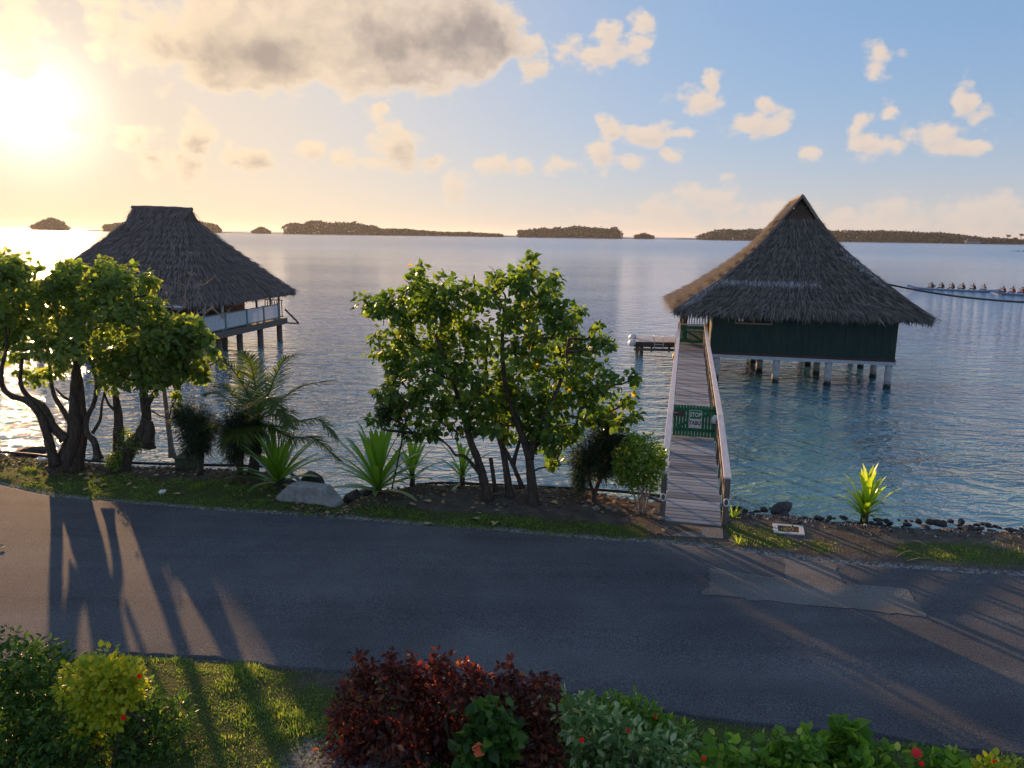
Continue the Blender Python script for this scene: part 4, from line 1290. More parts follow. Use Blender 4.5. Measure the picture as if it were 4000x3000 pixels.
for z in (0.5, 0.66):
    MB().bbox(1.12, 1.62, -0.14, -0.08, z - 0.02, z + 0.02).build('ladder_step', M['steel'], jt)
for k, (x, y, z, lab) in enumerate(((6.72, 42.9, 0.72, 'front white float tied to the left end of the low jetty'), (6.95, 44.3, 0.85, 'rear white float tied to the left end of the low jetty'))):
    f = MB().lathe([(0.03, -0.3), (0.15, -0.24), (0.2, -0.1), (0.2, 0.1), (0.15, 0.24), (0.03, 0.3)], n=12).build('float', M['white_plastic'], None, True)
    f.location = (x, y, z)
    f.rotation_euler = (math.radians(75), 0, 0.3)
    tag(f, lab, 'float', 'white floats on the jetty')
by = MB().lathe([(0.02, -0.22), (0.13, -0.16), (0.19, 0.0), (0.13, 0.16), (0.02, 0.22)], n=12).build('yellow_float', M['yellow'], None, True)
by.location = tuple(at_y(2640, 1392, 38.0))
tag(by, 'yellow float hanging beside the left handrail near the jetty', 'float')
by_l = MB().tube([tuple(at_y(2640, 1392, 38.0) + np.array((0, 0, 0.2))), tuple(at_y(2648, 1300, 38.0))], 0.012, 5)
tag(by_l.build('float_line', M['black_pipe']), 'thin dark line holding the yellow float', 'rope')

# ================================================================= vegetation
M['leaf_tree'] = mat_leaf('hibiscus_tree_leaf', [(0.0, (0.036, 0.072, 0.016)), (0.45, (0.068, 0.128, 0.022)), (0.8, (0.115, 0.175, 0.028)), (0.985, (0.17, 0.21, 0.03)), (1.0, (0.40, 0.24, 0.02))], 0.5, 0.42, (1.0, 1.0, 0.45))
M['leaf_tree2'] = mat_leaf('broad_tree_leaf', [(0.0, (0.06, 0.10, 0.03)), (0.5, (0.115, 0.17, 0.045)), (0.9, (0.17, 0.22, 0.055)), (1.0, (0.28, 0.27, 0.07))], 0.5, 0.42, (1.0, 1.0, 0.45))
M['leaf_vine'] = mat_leaf('vine_leaf', [(0.0, (0.02, 0.04, 0.01)), (1.0, (0.06, 0.09, 0.018))], 0.45, 0.45)
M['leaf_palm'] = mat_leaf('palm_leaflet', [(0.0, (0.035, 0.065, 0.014)), (0.6, (0.07, 0.11, 0.02)), (1.0, (0.15, 0.16, 0.035))], 0.45, 0.35, (1.0, 0.95, 0.4))
M['leaf_strap'] = mat_leaf('strap_leaf', [(0.0, (0.06, 0.14, 0.018)), (0.7, (0.11, 0.20, 0.026)), (1.0, (0.18, 0.25, 0.035))], 0.5, 0.35, (1.0, 1.0, 0.4))
M['leaf_strap_light'] = mat_leaf('pale_strap_leaf', [(0.0, (0.13, 0.22, 0.02)), (0.7, (0.22, 0.30, 0.03)), (1.0, (0.33, 0.36, 0.05))], 0.5, 0.35, (1.0, 1.0, 0.4))
M['leaf_needle'] = mat_leaf('casuarina_needle', [(0.0, (0.010, 0.022, 0.010)), (0.7, (0.020, 0.038, 0.014)), (1.0, (0.045, 0.06, 0.02))], 0.3, 0.6)
M['leaf_topiary'] = mat_leaf('topiary_leaf', [(0.0, (0.06, 0.12, 0.016)), (0.6, (0.13, 0.20, 0.025)), (1.0, (0.26, 0.28, 0.035))], 0.45, 0.4)
M['leaf_gold'] = mat_leaf('golden_leaf', [(0.0, (0.16, 0.22, 0.015)), (0.5, (0.30, 0.33, 0.02)), (1.0, (0.46, 0.40, 0.03))], 0.35, 0.4)
M['leaf_red'] = mat_leaf('copper_leaf', [(0.0, (0.038, 0.016, 0.013)), (0.5, (0.075, 0.027, 0.02)), (0.78, (0.14, 0.042, 0.028)), (0.95, (0.27, 0.065, 0.035)), (1.0, (0.28, 0.19, 0.08))], 0.4, 0.4, (1.0, 0.5, 0.35))
M['leaf_hib'] = mat_leaf('hibiscus_leaf', [(0.0, (0.022, 0.058, 0.013)), (0.6, (0.05, 0.115, 0.02)), (0.95, (0.10, 0.18, 0.03)), (1.0, (0.2, 0.25, 0.08))], 0.35, 0.38)
M['leaf_broad'] = mat_leaf('broad_shrub_leaf', [(0.0, (0.05, 0.12, 0.016)), (0.5, (0.11, 0.21, 0.026)), (0.9, (0.19, 0.29, 0.04)), (1.0, (0.38, 0.42, 0.09))], 0.4, 0.35)
M['leaf_var'] = mat_leaf('variegated_leaf', [(0.0, (0.05, 0.12, 0.025)), (0.5, (0.12, 0.2, 0.07)), (0.8, (0.28, 0.35, 0.18)), (0.95, (0.48, 0.50, 0.32)), (1.0, (0.55, 0.52, 0.10))], 0.35, 0.4, (1, 1, 0.8))
M['petal_red'] = mat_leaf('red_petal', [(0.0, (0.55, 0.02, 0.025)), (1.0, (0.75, 0.05, 0.05))], 0.3, 0.5, (1, 0.6, 0.6))
M['petal_orange'] = mat_leaf('orange_petal', [(0.0, (0.75, 0.13, 0.05)), (1.0, (0.85, 0.2, 0.07))], 0.3, 0.5, (1, 0.6, 0.5))


def unit(a):
    return a / (np.linalg.norm(a, axis=-1, keepdims=True) + 1e-9)


def crown_leaves(blobs, n, size, per=6, spread=0.16, shell=0.45, droop=0.7, smin=0.6):
    """leaf positions: clusters at twig ends spread through the blobs' volume"""
    C = np.array([b[:3] for b in blobs], float)
    Rr = np.array([b[3] for b in blobs], float)
    w = Rr ** 2.1
    nc = max(1, n // per)
    k = rng.choice(len(blobs), nc, p=w / w.sum())
    d = unit(rng.normal(0, 1, (nc, 3)))
    r = Rr[k] * rng.uniform(0, 1, nc) ** shell
    cc = C[k] + d * r[:, None]
    out = unit(d + np.array((0, 0, 0.35)))
    cc = np.repeat(cc, per, axis=0)
    out = np.repeat(out, per, axis=0)
    m = len(cc)
    sp_ = np.minimum(spread, np.repeat(Rr[k], per) * 0.6)
    off = unit(rng.normal(0, 1, (m, 3)))
    P_ = cc + off * (sp_ * rng.uniform(0.2, 1.0, m))[:, None]
    D = unit(0.75 * off + 0.5 * out + np.array((0, 0, -droop)) * rng.uniform(0.2, 1.2, m)[:, None] + rng.normal(0, 0.3, (m, 3)))
    N = unit(0.8 * out + np.array((0, 0, 0.7)) + rng.normal(0, 0.45, (m, 3)))
    S = size * rng.uniform(smin, 1.15, m)
    return P_, D, N, S


def branch_path(a, b, sag=0.12, n=5):
    a, b = np.asarray(a, float), np.asarray(b, float)
    L = np.linalg.norm(b - a)
    mid = (a + b) / 2 + rng.normal(0, 1, 3) * L * 0.09 + np.array((0, 0, -sag * L * 0.4))
    q3 = a * 0.25 + b * 0.75 + rng.normal(0, 1, 3) * L * 0.05
    return smooth_path([a, mid, q3, b], n)


def make_tree(name, label, cat, base, trunks, blobs, n_leaf, leaf_size, leaf_mat, tpl=HEART, per=6, spread=0.17, bark='bark', twigs=3, group=None, droop=0.7, shell=0.45, br_r=0.028):
    """trunks: list of (points, r0, r1); blobs: (x, y, z, r)"""
    t = thing(name, label, cat, tuple(base), 0, group)
    base = np.asarray(base, float)
    nodes = []
    for pts, r0, r1 in trunks:
        p = smooth_path(np.asarray(pts, float), 5)
        rad = np.linspace(0, 1, len(p)) ** 0.8 * (r1 - r0) + r0
        if np.linalg.norm(p[0] - base) < 1.2:
            rad[0] *= 1.45
            rad[1] *= 1.15
        MB().tube(p - base, rad, 10, jit=0.10).build('trunk', M[bark], t, True)
        nodes += [(q, rr) for q, rr in zip(p[3:], rad[3:])]
    Q = np.array([q for q, _ in nodes])
    br = MB()
    order = sorted(blobs, key=lambda b: np.min(np.linalg.norm(Q - np.array(b[:3]), axis=1)))
    QQ = list(Q)
    for b in order:
        c = np.array(b[:3])
        A_ = np.array(QQ)
        dd = np.linalg.norm(A_ - c, axis=1) + np.clip(A_[:, 2] - c[2] + 0.1, 0, 9) * 1.5
        a = A_[np.argmin(dd)]
        p = branch_path(a, c)
        L = np.linalg.norm(c - a)
        br.tube(p - base, np.linspace(min(br_r * 1.4, 0.012 + br_r * L * 0.8), 0.010, len(p)), 6, jit=0.08)
        QQ += [p[len(p) // 2], p[-1]]
        for _ in range(twigs):
            e = c + unit(rng.normal(0, 1, 3) + np.array((0, 0, 0.3))) * b[3] * rng.uniform(0.7, 1.05)
            br.tube(branch_path(c + rng.normal(0, 0.02, 3), e, 0.0, 2) - base, np.linspace(0.009, 0.004, 7), 4, cap=False)
    o = br.build('branches', M[bark], t, True)
    o['kind'] = 'stuff'
    if n_leaf:
        P_, D, N, S = crown_leaves(blobs, n_leaf, leaf_size, per, spread, shell, droop)
        Vv, Ff = leaf_mesh(tpl[0], tpl[1], P_ - base, D, N, S)
        o = link('crown', raw_mesh('crown', Vv, Ff, M[leaf_mat]), None, t)
        o['kind'] = 'stuff'
    return t


def px_blobs(lst, Y, dep, f=3000.0, conv=None, cx=None, hw=None):
    out = []
    for b in lst:
        x, y, r = b[:3]
        if conv:
            x, y, r = conv(x, y, r)
        dd = b[3] if len(b) > 3 else rng.uniform(-1, 1) * dep
        p = at_y(x, y, Y + dd)
        sc_ = np.linalg.norm(p - CPOS) / f * 0.97
        out.append((*p, r * sc_))
    return out


def px_path(lst, Y, conv=None, dy=None):
    out = []
    for i, b in enumerate(lst):
        x, y = b[:2]
        if conv:
            x, y, _ = conv(x, y, 0)
        out.append(at_y(x, y, Y + (b[2] if len(b) > 2 else 0)))
    return out


# ---- the tree in the middle of the verge
cm = lambda x, y, r: (1250 + x * .7533, 900 + y * .7533, r * .7533)
YM = 15.75
mid_bl = [(235, 385, 45), (300, 400, 50), (370, 400, 60), (290, 555, 38), (320, 640, 50), (505, 220, 38), (480, 290, 55), (540, 370, 75), (640, 290, 55), (720, 310, 60), (640, 410, 80), (810, 340, 60),
          (920, 245, 45), (900, 320, 60), (1010, 260, 42), (1095, 140, 24), (1085, 200, 38), (1060, 290, 65), (1190, 270, 50), (1185, 360, 60), (1080, 420, 70), (960, 440, 60), (760, 480, 80),
          (430, 470, 65), (400, 580, 70), (480, 620, 80), (600, 580, 85), (560, 720, 80), (400, 720, 60), (350, 820, 55), (480, 840, 50), (700, 690, 85), (860, 600, 70), (1010, 620, 70),
          (1160, 560, 85), (1270, 470, 65), (1345, 420, 36), (1290, 600, 80), (1440, 510, 36), (1470, 590, 48), (1420, 670, 70), (1300, 730, 85), (1130, 740, 90), (960, 760, 90), (800, 790, 80),
          (680, 840, 55), (850, 900, 70), (960, 900, 80), (1080, 880, 85), (1200, 890, 80), (1180, 1000, 75), (1270, 1050, 55), (1210, 1170, 38), (1210, 1215, 26), (1400, 850, 70), (1510, 800, 55), (1640, 750, 32),
          (1600, 870, 48), (1500, 940, 55), (1640, 960, 34), (1400, 960, 45), (750, 950, 60), (640, 1000, 40), (540, 980, 55), (480, 1050, 40), (275, 980, 34), (1560, 1000, 30), (440, 920, 45), (900, 1000, 55), (1010, 990, 55), (1110, 1000, 60), (820, 1010, 50), (1120, 1080, 50), (1200, 1090, 45), (590, 1050, 36), (700, 1040, 36), (960, 1060, 36), (1330, 1010, 45), (1480, 1010, 34), (520, 900, 50), (600, 900, 45), (560, 820, 55)]
mid_tr = [([(870, 1400), (845, 1280, -.05), (815, 1180, -.1), (780, 1090, -.1), (745, 960, 0), (715, 860, .1), (660, 700, .2), (600, 540, .3)], 0.115, 0.03),
          ([(985, 1385, .15), (970, 1270, .15), (950, 1150, .2), (920, 1050, .3), (890, 920, .4), (860, 760, .5), (870, 560, .5)], 0.09, 0.025),
          ([(1110, 1425, -.2), (1095, 1280, -.2), (1080, 1160, -.15), (1035, 1030, -.1), (990, 920, 0), (955, 760, 0), (945, 560, .1), (960, 400, .2)], 0.12, 0.03),
          ([(1085, 1180, -.15), (1130, 1030, -.25), (1200, 900, -.3), (1260, 740, -.2), (1290, 560, 0)], 0.075, 0.025),
          ([(1050, 1335, .1), (1000, 1215, .1), (955, 1130, .15)], 0.05, 0.045),
          ([(910, 1355, .2), (895, 1250, .2), (885, 1180, .2)], 0.05, 0.045),
          ([(1080, 1160, -.15), (1180, 1060, .1), (1290, 965, .3), (1420, 1000, .4), (1560, 1010, .4)], 0.045, 0.015),
          ([(850, 1290, -.05), (760, 1180, -.3), (700, 1165, -.4)], 0.045, 0.03),
          ([(1000, 1210, .1), (1030, 1110, .2), (1060, 1000, .3)], 0.05, 0.03)]
make_tree('hibiscus_tree', 'multi stemmed heart leaved tree standing alone in the middle of the verge', 'tree', at_z(1990, 1960, 0.9),
          [(px_path(p, YM, cm), a, b) for p, a, b in mid_tr], px_blobs([(b[0], b[1], b[2] * 1.22) for b in mid_bl], YM, 0.85, conv=cm), 10400, 0.13, 'leaf_tree', per=6, spread=0.2, shell=0.34)
vine = thing('climbing_vine', 'dense small leaved vine hanging from the left side of the middle tree', 'vine', at_z(1530, 1915, 0.9))
vb = px_blobs([(360, 860, 55), (350, 920, 58), (345, 970, 55), (400, 930, 45), (380, 800, 40), (420, 1000, 35), (430, 1060, 28)], YM, 0.25, conv=cm)
P_, D, N, S = crown_leaves(vb, 2600, 0.06, 4, 0.06, 0.4)
vbase = np.array(vine.location)
Vv, Ff = leaf_mesh(OVAL[0], OVAL[1], P_ - vbase, D, N, S)
o = link('foliage', raw_mesh('foliage', Vv, Ff, M['leaf_vine']), None, vine)
o['kind'] = 'stuff'
MB().tube(smooth_path([np.zeros(3)] + [np.array(q[:3]) - vbase for q in (vb[6], vb[5], vb[2], vb[1], vb[0], vb[4])], 4), 0.02, 6).build('stem', M['bark'], vine, True)

# ---- the two trees on the left
cl = lambda x, y, r: (x * .7234, 700 + y * .7234, r * .7234)
YA = 17.6
a_bl = [(60, 480, 70), (120, 470, 50), (20, 540, 80), (210, 460, 36), (320, 450, 30), (370, 450, 22), (150, 560, 70), (300, 560, 80), (380, 520, 60), (430, 490, 42), (540, 480, 48), (500, 550, 60), (610, 470, 36), (690, 490, 34),
        (620, 540, 70), (720, 560, 60), (810, 560, 42), (790, 620, 60), (830, 690, 42), (690, 640, 85), (560, 640, 90), (420, 620, 90), (260, 650, 100), (100, 650, 100), (10, 690, 90),
        (60, 790, 95), (200, 790, 100), (340, 770, 100), (470, 760, 95), (600, 760, 85), (30, 900, 80), (140, 920, 90), (280, 900, 95), (410, 890, 90), (520, 880, 75), (640, 720, 70), (110, 1010, 60), (190, 1060, 55), (280, 1040, 50), (-60, 620, 100), (-80, 780, 100), (-40, 500, 70),
        (730, 700, 60), (350, 980, 55)]
a_tr = [([(330, 1580, 0), (370, 1480, 0), (400, 1380, 0), (405, 1240, .1), (410, 1080, .2), (420, 920, .3), (430, 760, .4)], 0.25, 0.05),
        ([(400, 1560, .1), (430, 1450, .1), (440, 1330, .15), (440, 1200, .2), (425, 1060, .3), (380, 900, .4)], 0.19, 0.04),
        ([(300, 1540, -.2), (260, 1400, -.3), (220, 1280, -.35), (150, 1200, -.4), (60, 1170, -.4), (15, 1120, -.4), (8, 1030, -.4), (40, 900, -.3)], 0.12, 0.035),
        ([(350, 1400, -.1), (290, 1340, -.2), (240, 1240, -.25), (190, 1200, -.3), (140, 1160, -.3), (110, 1090, -.3), (120, 960, -.2)], 0.12, 0.035),
        ([(530, 1510, -.1), (510, 1420, -.15), (470, 1370, -.1), (470, 1290, 0), (510, 1200, .1), (520, 1080, .2), (480, 960, .2)], 0.09, 0.035),
        ([(390, 1330, .05), (330, 1230, .1), (290, 1160, .2), (270, 1040, .2), (260, 900, .3)], 0.07, 0.03),
        ([(500, 1370, -.1), (540, 1300, -.1), (550, 1220, -.1), (570, 1130, 0)], 0.045, 0.02),
        ([(405, 1200, .1), (350, 1180, .1), (300, 1130, .1)], 0.05, 0.02)]
make_tree('broadleaf_tree', 'large dense tree at far left with sunlit crown and leaning trunks', 'tree', at_z(290, 1830, 0.9),
          [(px_path(p, YA, cl), a, b) for p, a, b in a_tr], px_blobs([(b[0], b[1], b[2] * rng.uniform(.75, 1.15)) for b in a_bl], YA + 0.1, 0.95, conv=cl), 7600, 0.135, 'leaf_tree2', per=6, spread=0.2, shell=0.37)
b_bl = [(790, 830, 70), (900, 820, 75), (840, 900, 80), (960, 880, 75), (1040, 820, 60), (1000, 960, 75), (880, 980, 80), (760, 930, 75), (700, 1000, 70), (820, 1060, 70), (940, 1050, 60), (1070, 900, 50), (1120, 860, 34),
        (650, 930, 75), (610, 1060, 60), (1080, 1050, 40), (1160, 920, 26), (1170, 985, 24), (930, 1230, 24), (950, 1180, 18), (1050, 780, 36), (990, 790, 45), (580, 980, 60)]
b_tr = [([(650, 1560, 0), (700, 1450, 0), (760, 1380, 0), (790, 1290, .05), (780, 1180, .1), (770, 1080, .15), (790, 960, .2)], 0.21, 0.05),
        ([(640, 1540, .1), (640, 1400, .1), (640, 1290, .15), (625, 1180, .2), (610, 1060, .3)], 0.16, 0.05),
        ([(790, 1440, -.05), (810, 1350, -.05), (780, 1290, 0)], 0.16, 0.09),
        ([(785, 1240, .05), (830, 1160, 0), (880, 1090, 0), (900, 1000, .1)], 0.075, 0.03),
        ([(640, 1260, .1), (590, 1220, .1), (560, 1150, .15)], 0.045, 0.02),
        ([(800, 1420, -.1), (815, 1425, -.12), (832, 1412, -.14)], 0.06, 0.03),
        ([(820, 1250, 0), (870, 1280, 0), (940, 1290, 0), (975, 1270, 0)], 0.02, 0.008)]
tb = make_tree('knotted_tree', 'shorter tree with thick knotted trunk just right of the large left tree', 'tree', at_z(480, 1825, 0.9),
               [(px_path(p, YA + 0.2, cl), a, b) for p, a, b in b_tr], px_blobs([(b[0], b[1], b[2] * 1.15) for b in b_bl], YA + 0.2, 0.7, conv=cl), 4900, 0.14, 'leaf_tree2', per=6, spread=0.2, shell=0.37)
# creeper climbing that trunk
cb = px_blobs([(640, 1500, 42), (660, 1430, 40), (690, 1470, 40), (620, 1540, 40), (710, 1400, 34), (600, 1510, 30), (740, 1440, 34), (670, 1380, 30)], YA + 0.05, 0.18, conv=cl)
P_, D, N, S = crown_leaves(cb, 900, 0.07, 4, 0.08, 0.3)
crp = thing('trunk_creeper', 'green creeper growing up the trunk of the knotted tree', 'creeper', at_z(470, 1830, 0.9))
Vv, Ff = leaf_mesh(OVAL[0], OVAL[1], P_ - np.array(crp.location), D, N, S)
o = link('foliage', raw_mesh('foliage', Vv, Ff, M['leaf_tree2']), None, crp)
o['kind'] = 'stuff'
# bare shrub in front of the left house
bare_bl = [(900, 640, 40), (960, 560, 40), (1030, 520, 40), (1120, 560, 40), (1160, 530, 20), (860, 700, 40), (1000, 660, 50), (1090, 640, 40), (1150, 690, 40), (1240, 710, 26), (950, 740, 50), (1040, 740, 40), (830, 790, 40), (900, 600, 30), (1060, 590, 30), (1200, 740, 30), (780, 720, 30), (1010, 580, 30), (1080, 570, 28), (930, 690, 36)]
bare_tr = [([(930, 1500), (900, 1250), (880, 1050), (890, 880), (930, 760), (990, 690)], 0.07, 0.02), ([(885, 1100), (860, 950), (840, 830), (860, 740)], 0.04, 0.015), ([(895, 860), (1000, 780), (1080, 720), (1150, 700)], 0.03, 0.012)]
make_tree('bare_shrub', 'bare leafless grey shrub in front of the left bungalow railing', 'shrub', at_y(930 * .7234, 700 + 1500 * .7234, YA + 1.0),
          [(px_path(p, YA + 1.0, cl), a, b) for p, a, b in bare_tr], px_blobs(bare_bl, YA + 1.0, 0.5, conv=cl), 0, 0, None, bark='bark_grey', twigs=8, br_r=0.022)


# ---- coconut palm
def frond(parent, base, pts, leaf_len, n=46, mat='leaf_palm'):
    p = smooth_path(np.asarray(pts, float), 8) - base
    f = MB().tube(p, np.linspace(0.022, 0.004, len(p)), 5).build('frond', M[mat], parent, True)
    T = unit(np.gradient(p, axis=0))
    ts = np.linspace(0.12, 1.0, n)
    ix = ts * (len(p) - 1)
    Pp, Dd, Nn, Ss = [], [], [], []
    for t, i in zip(ts, ix):
        k = min(int(i), len(p) - 2)
        q = p[k] + (p[k + 1] - p[k]) * (i - k)
        tg = T[k]
        side = unit(np.cross(tg, np.array((0, 0, 1.0))) + rng.normal(0, 0.02, 3))
        up = np.cross(side, tg)
        for sgn in (-1, 1):
            Pp.append(q)
            Dd.append(unit(side * sgn * 0.75 + tg * (0.55 + 0.5 * t) + np.array((0, 0, -0.28)) + up * 0.12 + rng.normal(0, 0.07, 3)))
            Nn.append(unit(up + side * sgn * -0.3))
            Ss.append(leaf_len * (math.sin(math.pi * min(1, 0.22 + 0.72 * t)) ** 0.7 + 0.12) * rng.uniform(0.85, 1.1))
    LF = ([(-.5, 0, 0), (.5, 0, 0), (.45, .5, .02), (-.45, .5, .02), (.03, 1, -.10), (-.03, 1, -.10)], [(0, 1, 2, 3), (3, 2, 4, 5)])
    Vv, Ff = leaf_mesh(LF[0], LF[1], np.array(Pp), np.array(Dd), np.array(Nn), np.array(Ss), np.full(len(Pp), 0.028))
    o = link('leaflets', raw_mesh('leaflets', Vv, Ff, M[mat]), None, f)
    o['kind'] = 'stuff'


cp = lambda x, y, r=0: (600 + x * .3918, 1350 + y * .3918, r)
YP = 17.3
pbase = at_z(985, 1862, 0.9)
palm = thing('coconut_palm', 'young coconut palm with arching fronds between the left trees and the concrete block', 'palm', pbase)
pc = (1030, 760)
MB().tube(smooth_path([pbase - pbase, px_path([(1030, 1000)], YP, cp)[0] - pbase, px_path([pc], YP, cp)[0] - pbase], 4), np.linspace(0.14, 0.07, 9), 9, jit=0.1).build('trunk', M['bark'], palm, True)
for pts in ([pc, (990, 600, .1), (890, 390, .2), (740, 190, .3), (560, 90, .4)], [pc, (1040, 560, .2), (1000, 330, .4), (960, 160, .6), (870, 60, .8)], [pc, (1130, 520, -.2), (1210, 320, -.4), (1300, 150, -.5), (1400, 90, -.6)],
            [pc, (1180, 620, .1), (1310, 510, .2), (1500, 400, .3), (1790, 345, .4)], [pc, (1180, 690, -.3), (1400, 750, -.5), (1640, 740, -.6), (1830, 940, -.7)], [pc, (1150, 800, -.5), (1350, 910, -.7), (1600, 930, -.9), (1840, 1140, -1.0)],
            [pc, (900, 680, -.3), (780, 580, -.5), (650, 480, -.6), (540, 480, -.7)], [pc, (930, 620, .4), (800, 500, .7), (680, 400, .9), (560, 380, 1.0)], [pc, (900, 800, -.3), (760, 830, -.5), (650, 770, -.6), (600, 790, -.7)],
            [pc, (1050, 640, -.6), (1080, 560, -1.0), (1150, 520, -1.4), (1230, 600, -1.7)], [pc, (1080, 700, -.7), (1180, 640, -1.2), (1290, 660, -1.5), (1350, 800, -1.8)], [pc, (960, 820, -.5), (870, 900, -.9), (760, 930, -1.1), (690, 1010, -1.2)],
            [pc, (1000, 900, .4), (900, 860, .8), (770, 870, 1.0)]):
    frond(palm, pbase, px_path(pts, YP, cp), 0.5, 60)


# ---- fuzzy casuarinas
def casuarina(name, label, base, trunk, blobs, n, mat='leaf_needle', length=0.22):
    t = thing(name, label, 'shrub', base)
    base = np.asarray(base)
    for tr, r0, r1 in trunk:
        MB().tube(smooth_path(tr, 4) - base, np.linspace(r0, r1, len(smooth_path(tr, 4))), 8, jit=0.1).build('trunk', M['bark'], t, True)
    P_, D, N, S = crown_leaves(blobs, n, length, 5, 0.09, 0.42, 0.9, 0.5)
    ND = ([(-.5, 0, 0), (.5, 0, 0), (.1, 1, -.12), (-.1, 1, -.12)], [(0, 1, 2, 3)])
    Vv, Ff = leaf_mesh(ND[0], ND[1], P_ - base, D, N, S, np.full(len(P_), 0.014))
    o = link('foliage', raw_mesh('foliage', Vv, Ff, M[mat]), None, t)
    o['kind'] = 'stuff'


cid = lambda L, Y, dep: px_blobs(L, Y, dep)
casuarina('clipped_casuarina', 'dark fuzzy clipped casuarina on a bare stem left of the palm', at_z(782, 1850, 0.9), [(px_path([(782, 1850), (786, 1770), (780, 1680), (770, 1620)], 17.4), 0.075, 0.04)],
          cid([(770, 1640, 60), (800, 1670, 55), (745, 1680, 50), (770, 1710, 50), (720, 1620, 45), (790, 1740, 36), (740, 1740, 34), (690, 1610, 26)], 17.4, 0.2), 6500)
casuarina('clipped_casuarina', 'dark fuzzy clipped casuarina under the palm fronds', at_z(935, 1858, 0.9), [(px_path([(935, 1858), (940, 1790), (945, 1720), (950, 1660)], 17.2), 0.08, 0.045)],
          cid([(930, 1650, 60), (960, 1700, 60), (920, 1720, 50), (990, 1670, 50), (915, 1770, 40), (905, 1680, 45), (1000, 1740, 36), (960, 1640, 50)], 17.2, 0.2), 7000)
casuarina('leaning_casuarina', 'dark feathery casuarina bush leaning beside the round topped shrub', at_z(2318, 1968, 0.93), [(px_path([(2318, 1970), (2325, 1920), (2350, 1860), (2390, 1800)], 15.7), 0.065, 0.03), (px_path([(2322, 1940), (2300, 1860), (2310, 1780)], 15.7), 0.04, 0.02)],
          cid([(2310, 1760, 60), (2380, 1740, 60), (2270, 1790, 50), (2340, 1820, 55), (2270, 1850, 44), (2420, 1710, 45), (2470, 1720, 34), (2260, 1900, 30), (2400, 1800, 50), (2350, 1700, 45), (2450, 1760, 45)], 15.7, 0.28), 8500)

# ---- round topped clipped shrub on thin stems
tbase = at_z(2505, 2015, 0.9)
topi = thing('round_topped_shrub', 'clipped yellow green round topped shrub on thin stems left of the gangway', 'shrub', tbase)
for k, (dx, tx) in enumerate(((-26, -60), (-10, -20), (4, 10), (16, 40), (28, 70), (-2, 50), (10, -50))):
    pth = px_path([(2505 + dx * .6, 2015), (2505 + dx, 1940), (2505 + tx * .8, 1860), (2505 + tx, 1800)], 15.05 + (k % 3) * 0.08)
    pth[0] = tbase + np.array((dx * 0.003, (k % 3) * 0.05, 0))
    MB().tube(smooth_path(pth, 4) - tbase, np.linspace(0.022, 0.012, 13), 6, jit=0.1).build('stem', M['bark_grey'], topi, True)
tbl = px_blobs([(2500, 1770, 65), (2445, 1790, 55), (2555, 1780, 48), (2470, 1740, 40), (2530, 1735, 42), (2440, 1840, 45), (2510, 1840, 55), (2560, 1830, 42), (2480, 1880, 40), (2550, 1880, 36), (2430, 1870, 30), (2585, 1800, 26)], 15.1, 0.22)
P_, D, N, S = crown_leaves(tbl, 3600, 0.075, 5, 0.07, 0.3, 0.2)
Vv, Ff = leaf_mesh(OVAL[0], OVAL[1], P_ - tbase, D, N, S)
o = link('crown', raw_mesh('crown', Vv, Ff, M['leaf_topiary']), None, topi)
o['kind'] = 'stuff'


# ---- strap leaved lilies: each leaf a part
def lily(name, label, base, n, L, wid, mat, spread=1.0, up=1.0, stalk=0.0, group=None):
    t = thing(name, label, 'plant', base, 0, group)
    if stalk:
        MB().tube([(0, 0, -0.05), (0.01, 0, stalk * 0.5), (0, 0.01, stalk + 0.1)], [0.07, 0.055, 0.05], 8, jit=0.12).build('stalk', M['bark'], t, True)
    for i in range(n):
        a = i * 2.39996 + random.uniform(-.25, .25)
        f = (i + 0.5) / n
        el = math.radians(90 - 84 * f * spread)
        l = L * random.uniform(0.75, 1.1) * (1.0 - 0.25 * abs(f - 0.35))
        m_ = 7
        d = np.array((math.cos(a), math.sin(a), 0))
        pos = d * 0.03 + np.array((0, 0, stalk * (1 - 0.7 * f)))
        e = el
        V_ = []
        side = np.array((-math.sin(a), math.cos(a), 0)) 
        for k in range(m_):
            s_ = k / (m_ - 1)
            w = wid * (0.55 + 1.6 * s_ * (1 - s_)) * (1 if k < m_ - 1 else 0.08)
            dirv = d * math.cos(e) + np.array((0, 0, math.sin(e)))
            nrm = -d * math.sin(e) + np.array((0, 0, math.cos(e)))
            V_ += [pos - side * w / 2 + nrm * w * 0.22, pos, pos + side * w / 2 + nrm * w * 0.22]
            pos = pos + dirv * l / (m_ - 1)
            e -= (0.05 + 0.20 * s_) * (1.2 - 0.5 * up) * random.uniform(0.7, 1.3) * (0.7 + 0.5 * f)
        F_ = []
        for k in range(m_ - 1):
            b_ = k * 3
            F_ += [(b_, b_ + 1, b_ + 4, b_ + 3), (b_ + 1, b_ + 2, b_ + 5, b_ + 4)]
        link('leaf', raw_mesh('leaf', np.array(V_), F_, M[mat], True), None, t)
    return t


